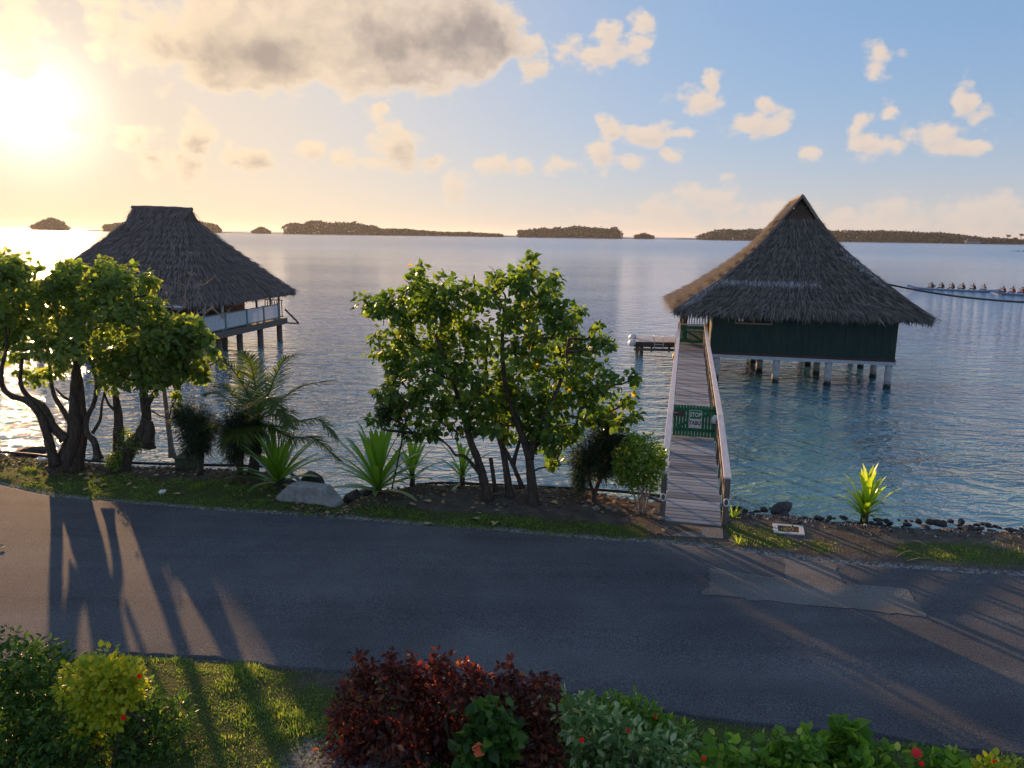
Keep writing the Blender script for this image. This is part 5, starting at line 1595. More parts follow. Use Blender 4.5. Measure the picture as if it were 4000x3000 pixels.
lily('strap_lily', 'big strap leaved lily left of the concrete block', at_z(1085, 1900, 0.9), 32, 1.35, 0.135, 'leaf_strap', 0.95, 1.0, 0.2)
lily('strap_lily', 'largest clump of strap leaves at the left foot of the middle tree', at_z(1475, 1935, 0.9), 40, 1.5, 0.14, 'leaf_strap', 0.9, 1.1, 0.3)
lily('strap_lily', 'tall stalked strap lily close behind the largest clump', at_z(1610, 1905, 0.9), 20, 0.9, 0.10, 'leaf_strap', 0.85, 1.0, 0.5)
lily('strap_lily', 'small strap lily left of the middle tree trunks', at_z(1805, 1905, 0.9), 16, 0.9, 0.095, 'leaf_strap', 1.05, 0.6, 0.42)
lily('bright_lily', 'bright yellow green strap lily alone on the pebble shore at right', at_z(3378, 2035, 0.84), 18, 1.0, 0.125, 'leaf_strap_light', 0.55, 1.3, 0.34)
lily('bright_lily_skirt', 'low dark green leaf skirt around the foot of the bright shore lily', at_z(3372, 2032, 0.84), 30, 0.5, 0.075, 'leaf_strap', 0.95, 0.9, 0.2)
lily('seedling_lily', 'small bright strap lily sprouting at the right foot of the gangway', at_z(2865, 2025, 0.88), 11, 0.34, 0.05, 'leaf_strap_light', 0.7, 1.1, 0.0)
lily('yellow_weed', 'small yellow green tuft on the verge below the gangway foot', at_z(2885, 2125, 0.9), 14, 0.2, 0.022, 'leaf_strap_light', 1.0, 0.8, 0.0)


# ================================================================= garden shrubs in front
def shrub(name, label, blobs, n, size, mat, tpl, per=6, spread=0.09, shell=0.3, droop=0.1, cat='shrub', stems=7):
    C = np.array([b[:3] for b in blobs])
    base = np.array((C[:, 0].mean(), C[:, 1].mean(), float(land_z(C[:, 0].mean(), C[:, 1].mean()))))
    t = thing(name, label, cat, base)
    P_, D, N, S = crown_leaves(blobs, n, size, per, spread, shell, droop)
    k = P_[:, 2] > base[2] + 0.03
    Vv, Ff = leaf_mesh(tpl[0], tpl[1], P_[k] - base, D[k], N[k], S[k])
    o = link('foliage', raw_mesh('foliage', Vv, Ff, M[mat]), None, t)
    o['kind'] = 'stuff'
    for j in rng.choice(len(blobs), min(stems, len(blobs)), replace=False):
        b = np.array(blobs[j][:3])
        g = np.array((b[0] * 0.6 + base[0] * 0.4, b[1] * 0.6 + base[1] * 0.4, base[2] - 0.05))
        MB().tube(branch_path(g, b, 0, 4) - base, np.linspace(0.018, 0.008, 13), 6, jit=0.1).build('stem', M['bark'], t, True)
    return t


def shrub_blobs(lst, Y, dep=0.25, slope=0.0):
    """lower blobs of a bush bulge towards the viewer's side a little"""
    out = []
    for b in lst:
        yy = Y - slope * (b[1] - 2700) / 300.0 + rng.uniform(-1, 1) * dep
        p = at_y(b[0], b[1], yy)
        out.append((*p, b[2] * np.linalg.norm(p - CPOS) / 3000.0 * 0.95))
    return out


shrub('hibiscus_hedge', 'dark green hibiscus hedge in the bottom left corner', shrub_blobs(
    [(-60, 2600, 120), (40, 2600, 90), (100, 2560, 60), (150, 2580, 70), (230, 2590, 60), (105, 2505, 22), (150, 2540, 34), (235, 2550, 34), (60, 2700, 130), (200, 2690, 110), (-40, 2780, 150), (120, 2820, 150), (280, 2830, 150),
     (60, 2950, 150), (230, 2960, 150), (400, 2900, 140), (-60, 2950, 150), (540, 2770, 90), (620, 2740, 80), (690, 2790, 70), (560, 2860, 120), (680, 2880, 90), (560, 2960, 120), (400, 3000, 130), (680, 2970, 70), (100, 3080, 150), (350, 3090, 150), (560, 3080, 120)], 7.7, 0.3, 0.12),
    12500, 0.085, 'leaf_hib', LANCE, stems=12)
shrub('golden_shrub', 'bright yellow leaved shrub growing out of the bottom left hedge', shrub_blobs(
    [(400, 2610, 60), (460, 2640, 60), (350, 2650, 60), (300, 2640, 45), (420, 2690, 70), (500, 2660, 40), (350, 2720, 60), (440, 2740, 50), (480, 2720, 36), (330, 2790, 42), (410, 2790, 46), (310, 2850, 36), (370, 2840, 40), (340, 2890, 26), (270, 2700, 40), (520, 2700, 34), (430, 2800, 44)], 7.3, 0.1),
    2900, 0.075, 'leaf_gold', OVAL, shell=0.2, stems=4)
red_b = [(1420, 2690, 70), (1560, 2700, 80), (1700, 2690, 80), (1820, 2690, 80), (1950, 2735, 70), (2080, 2750, 70), (2160, 2790, 50), (1390, 2780, 90), (1540, 2790, 140), (1740, 2790, 140), (1940, 2820, 130), (2090, 2850, 100),
         (1350, 2890, 80), (1500, 2930, 120), (1700, 2950, 150), (1900, 2950, 150), (2080, 2960, 120), (1340, 2980, 60), (1500, 3070, 120), (1750, 3080, 150), (2000, 3080, 150)]
for x, y0 in ((1400, 2560), (1455, 2575), (1525, 2548), (1610, 2568), (1560, 2600), (1710, 2555), (1765, 2545), (1815, 2562), (1860, 2620), (1950, 2595), (2010, 2585), (2060, 2650), (2110, 2640), (2150, 2650), (1340, 2730), (1890, 2640)):
    red_b += [(x, y0, 15), (x + rng.uniform(-6, 6), y0 + 24, 20), (x + rng.uniform(-8, 8), y0 + 50, 24), (x + rng.uniform(-8, 8), y0 + 80, 28)]
shrub('copperleaf_shrub', 'large dark red copper leaved bush at bottom centre', shrub_blobs(red_b, 7.55, 0.22, 0.12), 13500, 0.095, 'leaf_red', LANCE, per=7, spread=0.07, shell=0.3, droop=0.35, stems=14)
shrub('hibiscus_bush', 'green hibiscus with an orange bloom growing inside the red bush', shrub_blobs([(1890, 2790, 50), (1950, 2830, 60), (1990, 2880, 50), (1880, 2880, 60), (1850, 2950, 70), (1950, 2960, 80), (1900, 3040, 90)], 7.05, 0.06), 700, 0.11, 'leaf_hib', HEART, shell=0.3, stems=4)
shrub('variegated_shrub', 'white and green variegated hibiscus right of the red bush', shrub_blobs(
    [(2225, 2735, 30), (2215, 2780, 40), (2290, 2780, 40), (2250, 2830, 50), (2330, 2830, 45), (2420, 2810, 34), (2425, 2860, 50), (2500, 2890, 55), (2390, 2930, 60), (2290, 2910, 55), (2590, 2930, 50), (2660, 2880, 30), (2650, 2930, 44), (2250, 2990, 60), (2450, 2990, 70), (2620, 3000, 60), (2400, 3080, 90), (2600, 3080, 80)], 7.3, 0.14, 0.06),
    2300, 0.115, 'leaf_var', LANCE, per=6, spread=0.09, stems=8)
shrub('green_bush', 'fresh green bush behind the variegated hibiscus', shrub_blobs([(2290, 2740, 26), (2330, 2790, 40), (2395, 2740, 22), (2400, 2790, 40), (2470, 2735, 24), (2480, 2790, 40), (2545, 2800, 34), (2600, 2840, 34), (2450, 2840, 50), (2560, 2870, 44), (2680, 2850, 20)], 7.75, 0.12), 1100, 0.10, 'leaf_broad', LANCE, stems=5)
shrub('broadleaf_shrub', 'low broad leaved green shrub along the bottom right edge', shrub_blobs(
    [(2720, 2970, 45), (2790, 2930, 40), (2870, 2935, 40), (2930, 2960, 45), (3000, 2930, 36), (3060, 2915, 40), (3120, 2910, 40), (3180, 2905, 34), (2830, 2995, 60), (2980, 3005, 60), (3100, 2970, 60), (3200, 2970, 60), (3380, 2975, 45), (3300, 2985, 60), (3460, 2950, 28), (3500, 2975, 40), (3420, 3020, 60),
     (3620, 2990, 34), (3710, 2965, 22), (3740, 3000, 30), (3250, 3040, 80), (2800, 3070, 90), (3050, 3080, 100), (3500, 3060, 80), (3700, 3060, 60)], 7.2, 0.15, 0.05),
    2000, 0.125, 'leaf_broad', OVAL, per=5, spread=0.09, stems=9)
shrub('tall_rosette', 'taller big leaved sprig rising above the low green shrub at right', shrub_blobs([(3290, 2835, 26), (3300, 2870, 34), (3280, 2900, 40), (3330, 2905, 36), (3270, 2940, 44), (3250, 2980, 44)], 7.35, 0.04), 150, 0.19, 'leaf_broad', HEART, per=5, spread=0.1, shell=0.5, stems=2)
shrub('yellow_sprig', 'yellow leaved sprig at the bottom right corner', shrub_blobs([(3850, 3005, 26), (3900, 3005, 30), (3950, 3010, 26), (3880, 3040, 50)], 7.1, 0.05), 260, 0.085, 'leaf_gold', OVAL, stems=2)


# ---- hibiscus blooms
def bloom(px, py, Y, size, mat, label, closed=False, group='red hibiscus blooms'):
    c = at_y(px, py, Y)
    to = unit(CPOS - c + rng.normal(0, 0.8, 3) + np.array((0, 0, 1.2)))
    t = thing('hibiscus_bloom', label, 'flower', c, 0, group)
    x = unit(np.cross(to, np.array((0.3, 1, 0.2))))
    y = np.cross(to, x)
    for k in range(5):
        a = k * 2 * math.pi / 5 + rng.uniform(0, 0.3)
        d = x * math.cos(a) + y * math.sin(a)
        D = unit(d * (0.25 if closed else 0.9) + to * (0.9 if closed else 0.35))
        Vv, Ff = leaf_mesh([(0, 0, 0), (.34, .35, .03), (.42, .75, -.02), (0, 1, -.10), (0, .5, -.02), (-.42, .75, -.02), (-.34, .35, .03)], OVAL[1], np.zeros((1, 3)), D[None], to[None], np.array([size]))
        link('petal', raw_mesh('petal', Vv, Ff, M[mat]), None, t)
    MB().tube([np.zeros(3), to * size * 0.9], [0.005, 0.003], 5).build('stamen', M['petal_red'], t)


bloom(547, 2643, 7.25, 0.055, 'petal_red', 'red bloom at the right edge of the golden shrub', True)
bloom(483, 2805, 7.1, 0.06, 'petal_red', 'dark red bloom below the golden shrub', True)
bloom(1870, 2930, 6.8, 0.075, 'petal_orange', 'open orange bloom in the middle of the red bush')
bloom(2275, 2892, 7.0, 0.06, 'petal_red', 'red bloom low at the left of the variegated hibiscus', True)
bloom(2455, 2857, 7.1, 0.055, 'petal_red', 'red bloom in the middle of the variegated hibiscus', True)
bloom(2560, 2800, 7.6, 0.045, 'petal_red', 'small red bloom on the fresh green bush near the road', True)
bloom(2750, 2967, 7.0, 0.055, 'petal_red', 'red bloom between the variegated hibiscus and the low green shrub', True)
bloom(3580, 2942, 7.1, 0.06, 'petal_red', 'open red bloom on the low green shrub at bottom right')
bloom(3600, 2988, 6.95, 0.055, 'petal_red', 'red bloom at the bottom edge under the open red one', True)
bloom(3880, 2975, 7.0, 0.04, 'petal_red', 'tiny red bloom above the yellow sprig', True)

# ================================================================= things on the shore
def rock(name, c, s, mat, seed, label=None, cat='rock', group=None, flat=1.0, sub=2):
    r = np.random.default_rng(seed)
    bm_ = bmesh.new()
    bmesh.ops.create_icosphere(bm_, subdivisions=sub, radius=1.0)
    k = unit(r.normal(0, 1, (7, 3)))
    h = r.uniform(0.55, 0.9, 7)
    for v in bm_.verts:
        p = np.array(v.co)
        for a, b in zip(k, h):
            dd = p @ a - b
            if dd > 0:
                p = p - a * dd * 0.85
        p = p * (1 + r.normal(0, 0.05))
        v.co = (p[0] * s[0], p[1] * s[1], p[2] * s[2] * flat)
    me_ = bpy.data.meshes.new(name)
    bm_.to_mesh(me_)
    bm_.free()
    me_.materials.append(M[mat])
    o = link(name, me_)
    o.location = tuple(c)
    o.rotation_euler = (0, 0, r.uniform(0, 6))
    if label:
        tag(o, label, cat, group)
    return o


# concrete block with chamfered ends
bb = at_z(1212, 1962, 0.9)
blk = thing('concrete_block', 'grey concrete block with sloping ends beside the road', 'block', bb, math.radians(-17))
prof_ = [(-0.72, 0.0), (-0.74, 0.14), (-0.42, 0.44), (0.40, 0.44), (0.70, 0.14), (0.72, 0.0)]
n_ = len(prof_)
Vb = [(x, -0.17, z - 0.05) for x, z in prof_] + [(x * 0.97, 0.2, z - 0.05) for x, z in prof_]
Fb = [tuple(range(n_ - 1, -1, -1)), tuple(range(n_, 2 * n_))] + [(i, i + 1, i + 1 + n_, i + n_) for i in range(n_ - 1)] + [(n_ - 1, 0, n_, 2 * n_ - 1)]
Fb = [tuple(reversed(f)) for f in Fb]
bo = MB().add(Vb, Fb).build('body', M['concrete'], blk, bevel=0.018)
rock('jagged_rock', at_z(1215, 1888, 0.72), (0.34, 0.3, 0.36), 'basalt', 11, 'pointed dark rock standing in the water behind the concrete block', 'rock', None, 1.0, 2)
rock('dark_rock', at_z(1110, 1915, 0.8), (0.5, 0.4, 0.28), 'basalt', 12, 'dark rock between the big lily and the concrete block', 'rock')
rock('dark_rock', at_z(1395, 1950, 0.78), (0.3, 0.3, 0.24), 'basalt', 13, 'dark rock at the right end of the concrete block', 'rock')
rock('dark_rock', at_z(1450, 1935, 0.78), (0.32, 0.3, 0.22), 'basalt', 14, 'dark rock at the foot of the largest strap lily clump', 'rock')
rock('dark_rock', at_z(110, 1770, 0.75), (0.6, 0.3, 0.2), 'basalt', 15, 'dark rock at the water edge in the far left', 'rock')
rock('flat_stone', at_z(3050, 1984, 0.74), (0.42, 0.22, 0.11), 'basalt', 16, 'long flat black rock at the water edge right of the gangway', 'rock')
# pale stones round the foot of the middle tree
stones = [(1915, 1950, .09), (1945, 1962, .11), (1970, 1975, .08), (1990, 1960, .12), (2015, 1972, .09), (1955, 1985, .07), (2035, 1958, .08), (1900, 1972, .06), (2050, 1985, .06), (1645, 1945, .12), (2285, 1985, .13), (2330, 1990, .15), (2370, 1985, .12), (2400, 1995, .08), (2250, 1975, .1), (2560, 2000, .12), (2585, 2025, .09)]
for i, (x, y, s) in enumerate(stones):
    rock('pale_stone', at_z(x, y, 0.95), (s, s * 0.8, s * 0.6), 'stone_grey', 40 + i, *((('grey stone in the small heap at the foot of the middle tree', 'stone', 'stones at the foot of the middle tree') if i < 9 else
         ('single grey stone in the dirt right of the largest strap lily clump', 'stone', None) if i == 9 else ('grey stone lying in the dirt under the leaning casuarina', 'stone', 'stones under the casuarina') if i < 15 else
         ('grey stone beside the left foot of the gangway', 'stone', 'stones at the gangway foot'))), 1, 1)
# black boulders along the right hand waterline
for i in range(70):
    x = 2890 + 1150 * (i + 0.5) / 70 + rng.uniform(-14, 14)
    y = np.interp(x, [2830, 3000, 3300, 3500, 3800, 4000], [1992, 1998, 2030, 2040, 2050, 2060]) + rng.uniform(-12, 22)
    s = rng.uniform(0.035, 0.11) * (1.5 if i % 9 == 0 else 1)
    rock('shore_boulder', at_z(x, y, 0.74), (s * rng.uniform(.8, 1.7), s * 0.9, s * rng.uniform(.4, .8)), 'basalt', 100 + i, 'small black boulder in the waterline heap right of the gangway', 'rock', 'black boulders along the right waterline', 1, 1)
# loose pebbles: too many and too small to count
pb = MB()
nP = 9000
px_ = rng.uniform(3.9, 11.5, nP)
py_ = fy(SHORE, px_) - np.abs(rng.normal(0, 0.42, nP)) + 0.10
TET = np.array([(1, 0, -.3), (-.5, .87, -.3), (-.5, -.87, -.3), (0, 0, .7), (.4, .5, .45), (-.6, .1, .4)])
Vp, Fp = [], []
for i in range(nP):
    s = rng.uniform(0.008, 0.035) * (1.6 if rng.uniform() < .1 else 1)
    a = rng.uniform(0, 6.28)
    ca, sa = math.cos(a), math.sin(a)
    q = TET * rng.uniform(0.7, 1.2, (6, 3)) * s
    q = np.stack([q[:, 0] * ca - q[:, 1] * sa, q[:, 0] * sa + q[:, 1] * ca, q[:, 2]], 1)
    Vp.append(q + np.array((px_[i], py_[i], float(land_z(px_[i], py_[i])) + s * 0.3)))
    b_ = i * 6
    Fp += [(b_, b_ + 1, b_ + 4), (b_ + 1, b_ + 5, b_ + 4), (b_ + 1, b_ + 2, b_ + 5), (b_ + 2, b_ + 3, b_ + 5), (b_ + 2, b_ + 0, b_ + 3), (b_ + 0, b_ + 4, b_ + 3), (b_ + 4, b_ + 5, b_ + 3)]
M['pebble'] = mat_leaf('pebble', [(0.0, (0.02, 0.019, 0.018)), (0.6, (0.065, 0.06, 0.056)), (0.88, (0.16, 0.15, 0.14)), (1.0, (0.5, 0.48, 0.45))], 0.0, 0.7)
o = link('pebbles', raw_mesh('pebbles', np.concatenate(Vp), np.array(Fp), M['pebble']))
tag(o, 'grey and white pebbles strewn along the right shore', 'pebbles', kind='stuff')

# leaf litter under the trees
nl = 2600
lx = rng.uniform(-13.5, 3.0, nl)
ly = fy(SHORE, lx) - 0.1 - np.abs(rng.normal(0, 1, nl)) * 0.75
kk = ly > fy(FAR, lx) + 0.1
lx, ly = lx[kk], ly[kk]
nl = len(lx)
La = rng.uniform(0, 6.28, nl)
Vv, Ff = leaf_mesh(OVAL[0], OVAL[1], np.stack([lx, ly, land_z(lx, ly) + 0.012], 1), np.stack([np.cos(La), np.sin(La), rng.uniform(-.15, .4, nl)], 1), np.tile(np.array((0, 0, 1.0)), (nl, 1)) + rng.normal(0, 0.3, (nl, 3)), rng.uniform(0.05, 0.13, nl))
M['litter'] = mat_leaf('leaf_litter', [(0.0, (0.06, 0.038, 0.024)), (0.5, (0.15, 0.09, 0.05)), (0.85, (0.27, 0.17, 0.085)), (1.0, (0.42, 0.33, 0.18))], 0.1, 0.7)
o = link('leaf_litter', raw_mesh('leaf_litter', Vv, Ff, M['litter']))
tag(o, 'brown leaf litter scattered in the dirt under the trees', 'litter', kind='stuff')

# water pipes along the bank
p1 = [(-200, 1745), (0, 1764), (150, 1778), (300, 1796), (520, 1808), (700, 1814), (900, 1818), (1030, 1822)]
tag(MB().tube(smooth_path([at_z(x, y, 0.93) for x, y in p1], 4), 0.035, 8).build('water_pipe', M['black_pipe'], None, True), 'black plastic pipe along the bank under the left trees', 'pipe')
p1b = [(1030, 1822, .93), (1100, 1832, .98), (1150, 1858, .95), (1180, 1893, .86), (1190, 1925, .74)]
tag(MB().tube(smooth_path([at_z(x, y, z) for x, y, z in p1b], 4), 0.042, 8).build('blue_pipe', M['blue_pipe'], None, True), 'blue pipe bending down behind the concrete block', 'pipe')
p2 = [(1635, 1893), (1720, 1886), (1850, 1890), (2000, 1897), (2200, 1906), (2400, 1918), (2590, 1938)]
tag(MB().tube(smooth_path([at_z(x, y, 0.95) for x, y in p2], 4), 0.035, 8).build('water_pipe', M['black_pipe'], None, True), 'black plastic pipe along the bank behind the middle tree', 'pipe')
p3 = [(2520, 1935), (2560, 1950), (2600, 1968), (2640, 1990)]
tag(MB().tube(smooth_path([at_z(x, y, 0.93) for x, y in p3], 4), 0.035, 8).build('water_pipe', M['black_pipe'], None, True), 'short black pipe end beside the left gangway post', 'pipe')

# low concrete box behind the first casuarina
cb_ = at_z(740, 1826, 0.9)
vb_ = thing('valve_box', 'low dark mossy concrete box behind the left casuarina', 'box', cb_, math.radians(-6))
M['mossy'] = mat_surf('mossy_concrete', [(0.03, 0.034, 0.022), (0.06, 0.066, 0.038), (0.09, 0.10, 0.06)], 7, 0.9, 0.5, 0.01)
MB().bbox(-0.26, 0.26, -0.2, 0.2, -0.1, 0.26).build('body', M['mossy'], vb_, bevel=0.012)
MB().bbox(-0.285, 0.285, -0.225, 0.225, 0.262, 0.30).build('lid', M['mossy'], vb_, bevel=0.008)

# drain with concrete surround
dz = 0.905
dpts = [at_z(px, py, dz) for px, py in ((3018, 2050), (3136, 2060), (3143, 2094), (3022, 2086))]
dc = sum(dpts) / 4
drain = thing('storm_drain', 'white concrete framed drain with rusty grate on the right verge', 'drain', dc)
inner = [dc + (p - dc) * 0.70 for p in dpts]
for i in range(4):
    j = (i + 1) % 4
    q = [dpts[i], dpts[j], inner[j], inner[i]]
    up_ = np.array((0, 0, 0.035 + 0.002 * (i % 2)))
    MB().add([p - dc + up_ for p in q] + [p - dc - np.array((0, 0, 0.2)) for p in q], [(0, 1, 2, 3), (4, 7, 6, 5), (0, 4, 5, 1), (1, 5, 6, 2), (2, 6, 7, 3), (3, 7, 4, 0)]).build('frame', M['concrete_light'], drain)
MB().add([p - dc + np.array((0, 0, -0.03)) for p in inner], [(0, 1, 2, 3)]).build('pit', M['rust'], drain)
for k in range(9):
    t = (k + 0.5) / 9
    a = inner[0] * (1 - t) + inner[1] * t - dc
    b = inner[3] * (1 - t) + inner[2] * t - dc
    MB().beam(a + np.array((0, 0, 0.012)), b + np.array((0, 0, 0.012)), 0.028, 0.02).build('grate_bar', M['rust'], drain)

# litter
lb = MB()
bagc = at_z(635, 1922, 0.93)
bag = rock('plastic_bag', bagc, (0.11, 0.07, 0.07), 'white_plastic', 77, 'crumpled white plastic bag lying on the left grass verge', 'bag', None, 1.0, 2)
for v in bag.data.vertices:
    n3 = math.sin(v.co.x * 60) * math.cos(v.co.y * 47 + v.co.z * 30)
    v.co.x *= 1 + 0.25 * n3
    v.co.z *= 1 + 0.35 * n3
bt = thing('plastic_bottle', 'clear white plastic bottle lying beside the bank at far left', 'bottle', at_z(168, 1795, 0.97), math.radians(30))
b1 = MB().lathe([(0.0, -0.12), (0.04, -0.115), (0.042, 0.03), (0.035, 0.07), (0.014, 0.10), (0.014, 0.12)], n=10).build('body', M['white_plastic'], bt, True)
b1.rotation_euler = (0, math.pi / 2, 0)
b2 = MB().lathe([(0.016, 0.118), (0.016, 0.14)], n=10).build('cap', M['white_plastic'], bt, True)
b2.rotation_euler = (0, math.pi / 2, 0)
lf = raw_mesh('fallen_leaf', np.array([(x * 0.16, y * 0.16, z * 0.2) for x, y, z in HEART[0]]), np.array(HEART[1]), M['dry_leaf'])
for (x, y) in [(1668, 2048), (1870, 2028), (1935, 2038), (330, 1868), (390, 1880), (395, 1898), (515, 1888), (520, 1905), (620, 1855), (1850, 1985), (1680, 1960), (2155, 1960), (230, 1890), (330, 1915), (700, 1930), (2290, 1955), (1600, 1968), (15, 2133)]:
    p = at_z(x, y, 0.95)
    onroad = p[1] < fy(FAR, p[0])
    z = road_z(p[0], p[1]) if onroad else land_z(p[0], p[1])
    p = at_z(x, y, float(z) + 0.025)
    o = link('fallen_leaf', lf)
    o.location = tuple(p)
    o.rotation_euler = (rng.uniform(-.25, .25), rng.uniform(-.25, .25), rng.uniform(0, 6))
    k = rng.uniform(0.7, 1.1)
    o.scale = (k, k, k)
    if x < 100:
        tag(o, 'single dry leaf lying on the sunlit road at the far left', 'leaf', 'fallen leaves')
    elif x < 800:
        tag(o, 'dry yellow leaf fallen on the grass under the left trees', 'leaf', 'fallen leaves under the left trees')
    elif y > 2020:
        tag(o, 'pale dry leaf at the road edge below the middle tree', 'leaf', 'fallen leaves at the road edge')
    else:
        tag(o, 'dry leaf lying in the dirt around the middle tree', 'leaf', 'fallen leaves in the dirt')
# dry stalks lying on the right verge
for i, (a, b) in enumerate((((3005, 2100), (3055, 2126)), ((3545, 2190), (3630, 2180)), ((3500, 2175), (3560, 2150)), ((3390, 2105), (3440, 2112)), ((3060, 2098), (3110, 2112)), ((3560, 2110), (3620, 2130)))):
    A, B = at_z(*a, 0.935), at_z(*b, 0.935)
    tag(MB().tube([A, (A + B) / 2 + np.array((0, 0, 0.03)), B], [0.006, 0.007, 0.004], 5).build('dry_stalk', M['dry_leaf']), 'thin dry straw coloured stalk lying on the right verge', 'stalk', 'dry stalks on the right verge')

# overhead cable from the roof of the right house to a pole outside the picture
ca0 = at_y(3428, 1102, 35.9)
ca1 = at_y(4330, 1192, 24.0)
cpts = [ca0 * (1 - t) + ca1 * t + np.array((0, 0, -0.25 * math.sin(math.pi * t))) for t in np.linspace(0, 1, 14)]
tag(MB().tube(cpts, 0.042, 6).build('overhead_cable', M['black_pipe'], None, True), 'thick black cable running from the bungalow roof to the right edge', 'cable')
tag(MB().lathe([(0.13, -1.0), (0.10, ca1[2] + 0.6)], (ca1[0], ca1[1], 0), 10).build('cable_pole', M['wood_post'], None, True), 'wooden pole carrying the black cable right of the view', 'pole')


# ================================================================= outrigger canoes
def body_mesh(name):
    """paddler sitting, leaning forward (-x), both arms reaching to the paddle; grown as one surface with a Skin modifier"""
    V_ = [(0, 0, 0.10), (-0.06, 0, 0.30), (-0.14, 0, 0.50), (-0.19, 0, 0.60), (-0.23, 0, 0.72), (-0.25, 0, 0.80),
          (-0.14, 0.19, 0.53), (-0.34, 0.24, 0.50), (-0.58, 0.22, 0.62), (-0.14, -0.19, 0.53), (-0.32, -0.10, 0.40), (-0.55, 0.18, 0.30),
          (-0.05, 0.10, 0.09), (-0.45, 0.12, 0.18), (-0.80, 0.11, 0.0), (-0.05, -0.10, 0.09), (-0.45, -0.12, 0.18), (-0.80, -0.11, 0.0)]
    E_ = [(0, 1), (1, 2), (2, 3), (3, 4), (4, 5), (2, 6), (6, 7), (7, 8), (2, 9), (9, 10), (10, 11), (0, 12), (12, 13), (13, 14), (0, 15), (15, 16), (16, 17)]
    Rr = [0.15, 0.13, 0.15, 0.06, 0.10, 0.07, 0.07, 0.05, 0.035, 0.07, 0.05, 0.035, 0.10, 0.075, 0.05, 0.10, 0.075, 0.05]
    me_ = bpy.data.meshes.new(name)
    me_.from_pydata(V_, E_, [])
    me_.materials.append(M['skin'])
    o = bpy.data.objects.new(name, me_)
    COL.objects.link(o)
    o.modifiers.new('skin', 'SKIN')
    for i, sv in enumerate(me_.skin_vertices[0].data):
        sv.radius = (Rr[i], Rr[i])
        sv.use_root = (i == 0)
    o.modifiers.new('sub', 'SUBSURF').levels = 1
    o.modifiers['sub'].render_levels = 1
    dg = bpy.context.evaluated_depsgraph_get()
    res = bpy.data.meshes.new_from_object(o.evaluated_get(dg))
    res.name = name
    res.materials.clear()
    res.materials.append(M['skin'])
    bpy.data.objects.remove(o)
    return res


BODY = body_mesh('person')
SHIRT = {}
HAIR = MB().lathe([(0.0, -0.02), (0.105, 0.0), (0.112, 0.06), (0.08, 0.12), (0.0, 0.14)], (-0.23, 0, 0.72), 10).mesh('hair', M['sign_black'], True)
for k in ('cloth_dark', 'cloth_red', 'cloth_white'):
    SHIRT[k] = MB().tube(smooth_path([(0, 0, 0.08), (-0.06, 0, 0.30), (-0.14, 0, 0.50), (-0.175, 0, 0.575)], 4), [0.17, 0.165, 0.16, 0.155, 0.15, 0.15, 0.155, 0.165, 0.175, 0.18, 0.17, 0.14, 0.085], 12).mesh('shirt', M[k], True)
HULL = None


def hull_mesh(L, w=0.5, h=0.22):
    prof_x = np.linspace(-L / 2, L / 2, 25)
    V_, F_ = [], []
    for x in prof_x:
        t = 2 * x / L
        ww = w * 0.5 * max(0.04, (1 - abs(t) ** 3.0))
        rise = 0.30 * abs(t) ** 4 + (0.08 if t < -0.9 else 0)
        V_ += [(x, -ww, h + rise), (x, -ww * 0.8, 0.05 + rise * 0.9), (x, 0, -0.10 + rise), (x, ww * 0.8, 0.05 + rise * 0.9), (x, ww, h + rise), (x, 0, h + rise - 0.03)]
    for i in range(len(prof_x) - 1):
        for j in range(6):
            k = (j + 1) % 6
            F_.append((i * 6 + j, i * 6 + k, (i + 1) * 6 + k, (i + 1) * 6 + j))
    return raw_mesh('hull', np.array(V_), F_, M['hull_white'], True)


def canoe(label, pos, head, L, crew, shirts, first, spacing, clabels, far=False):
    """bow towards local -x"""
    R_ = Matrix.Translation(pos) @ Matrix.Rotation(head, 4, 'Z')
    c = thing('outrigger_canoe', label, 'canoe', pos, head, 'outrigger canoes on the lagoon')
    link('hull', hull_mesh(L), None, c)
    MB().tube([(-L * .30, 1.9, 0.06), (-L * .27, 1.9, 0.02), (L * .1, 1.9, 0.02), (L * .13, 1.9, 0.06)], [0.05, 0.12, 0.12, 0.05], 8).build('outrigger_float', M['hull_white'], c, True)
    for x in (-L * .2, L * .05):
        MB().tube(smooth_path([(x, -0.2, 0.5), (x, 0.8, 0.62), (x, 1.6, 0.4), (x, 1.9, 0.1)], 4), 0.04, 6).build('outrigger_boom', M['wood_dark'], c, True)
    for i in range(crew):
        x = first + spacing * i
        p = R_ @ Vector((x, 0, 0.22))
        o = link('person', BODY)
        o.location = p
        o.rotation_euler = (0, 0, head)
        tag(o, clabels[i], 'person', 'paddlers in the canoes')
        link('shirt', SHIRT[shirts[i]], None, o)
        link('hair', HAIR, None, o)
        if not far:
            sd = 0.33
            a = R_ @ Vector((x - 0.57, 0.20, 0.88))
            b = R_ @ Vector((x - 0.62, 0.42, 0.02))
            pd = thing('paddle', 'paddle of the ' + clabels[i].split(',')[0].replace(' at the stern', ''), 'paddle', tuple(a), 0, 'paddles in the canoes')
            rel = np.array(b - a)
            MB().tube([np.zeros(3), rel * 0.75], 0.018, 5).build('shaft', M['wood_dark'], pd)
            MB().beam(rel * 0.7, rel * 1.1, 0.20, 0.03, (1, 0, 0)).build('blade', M['wood_dark'], pd)
    return c


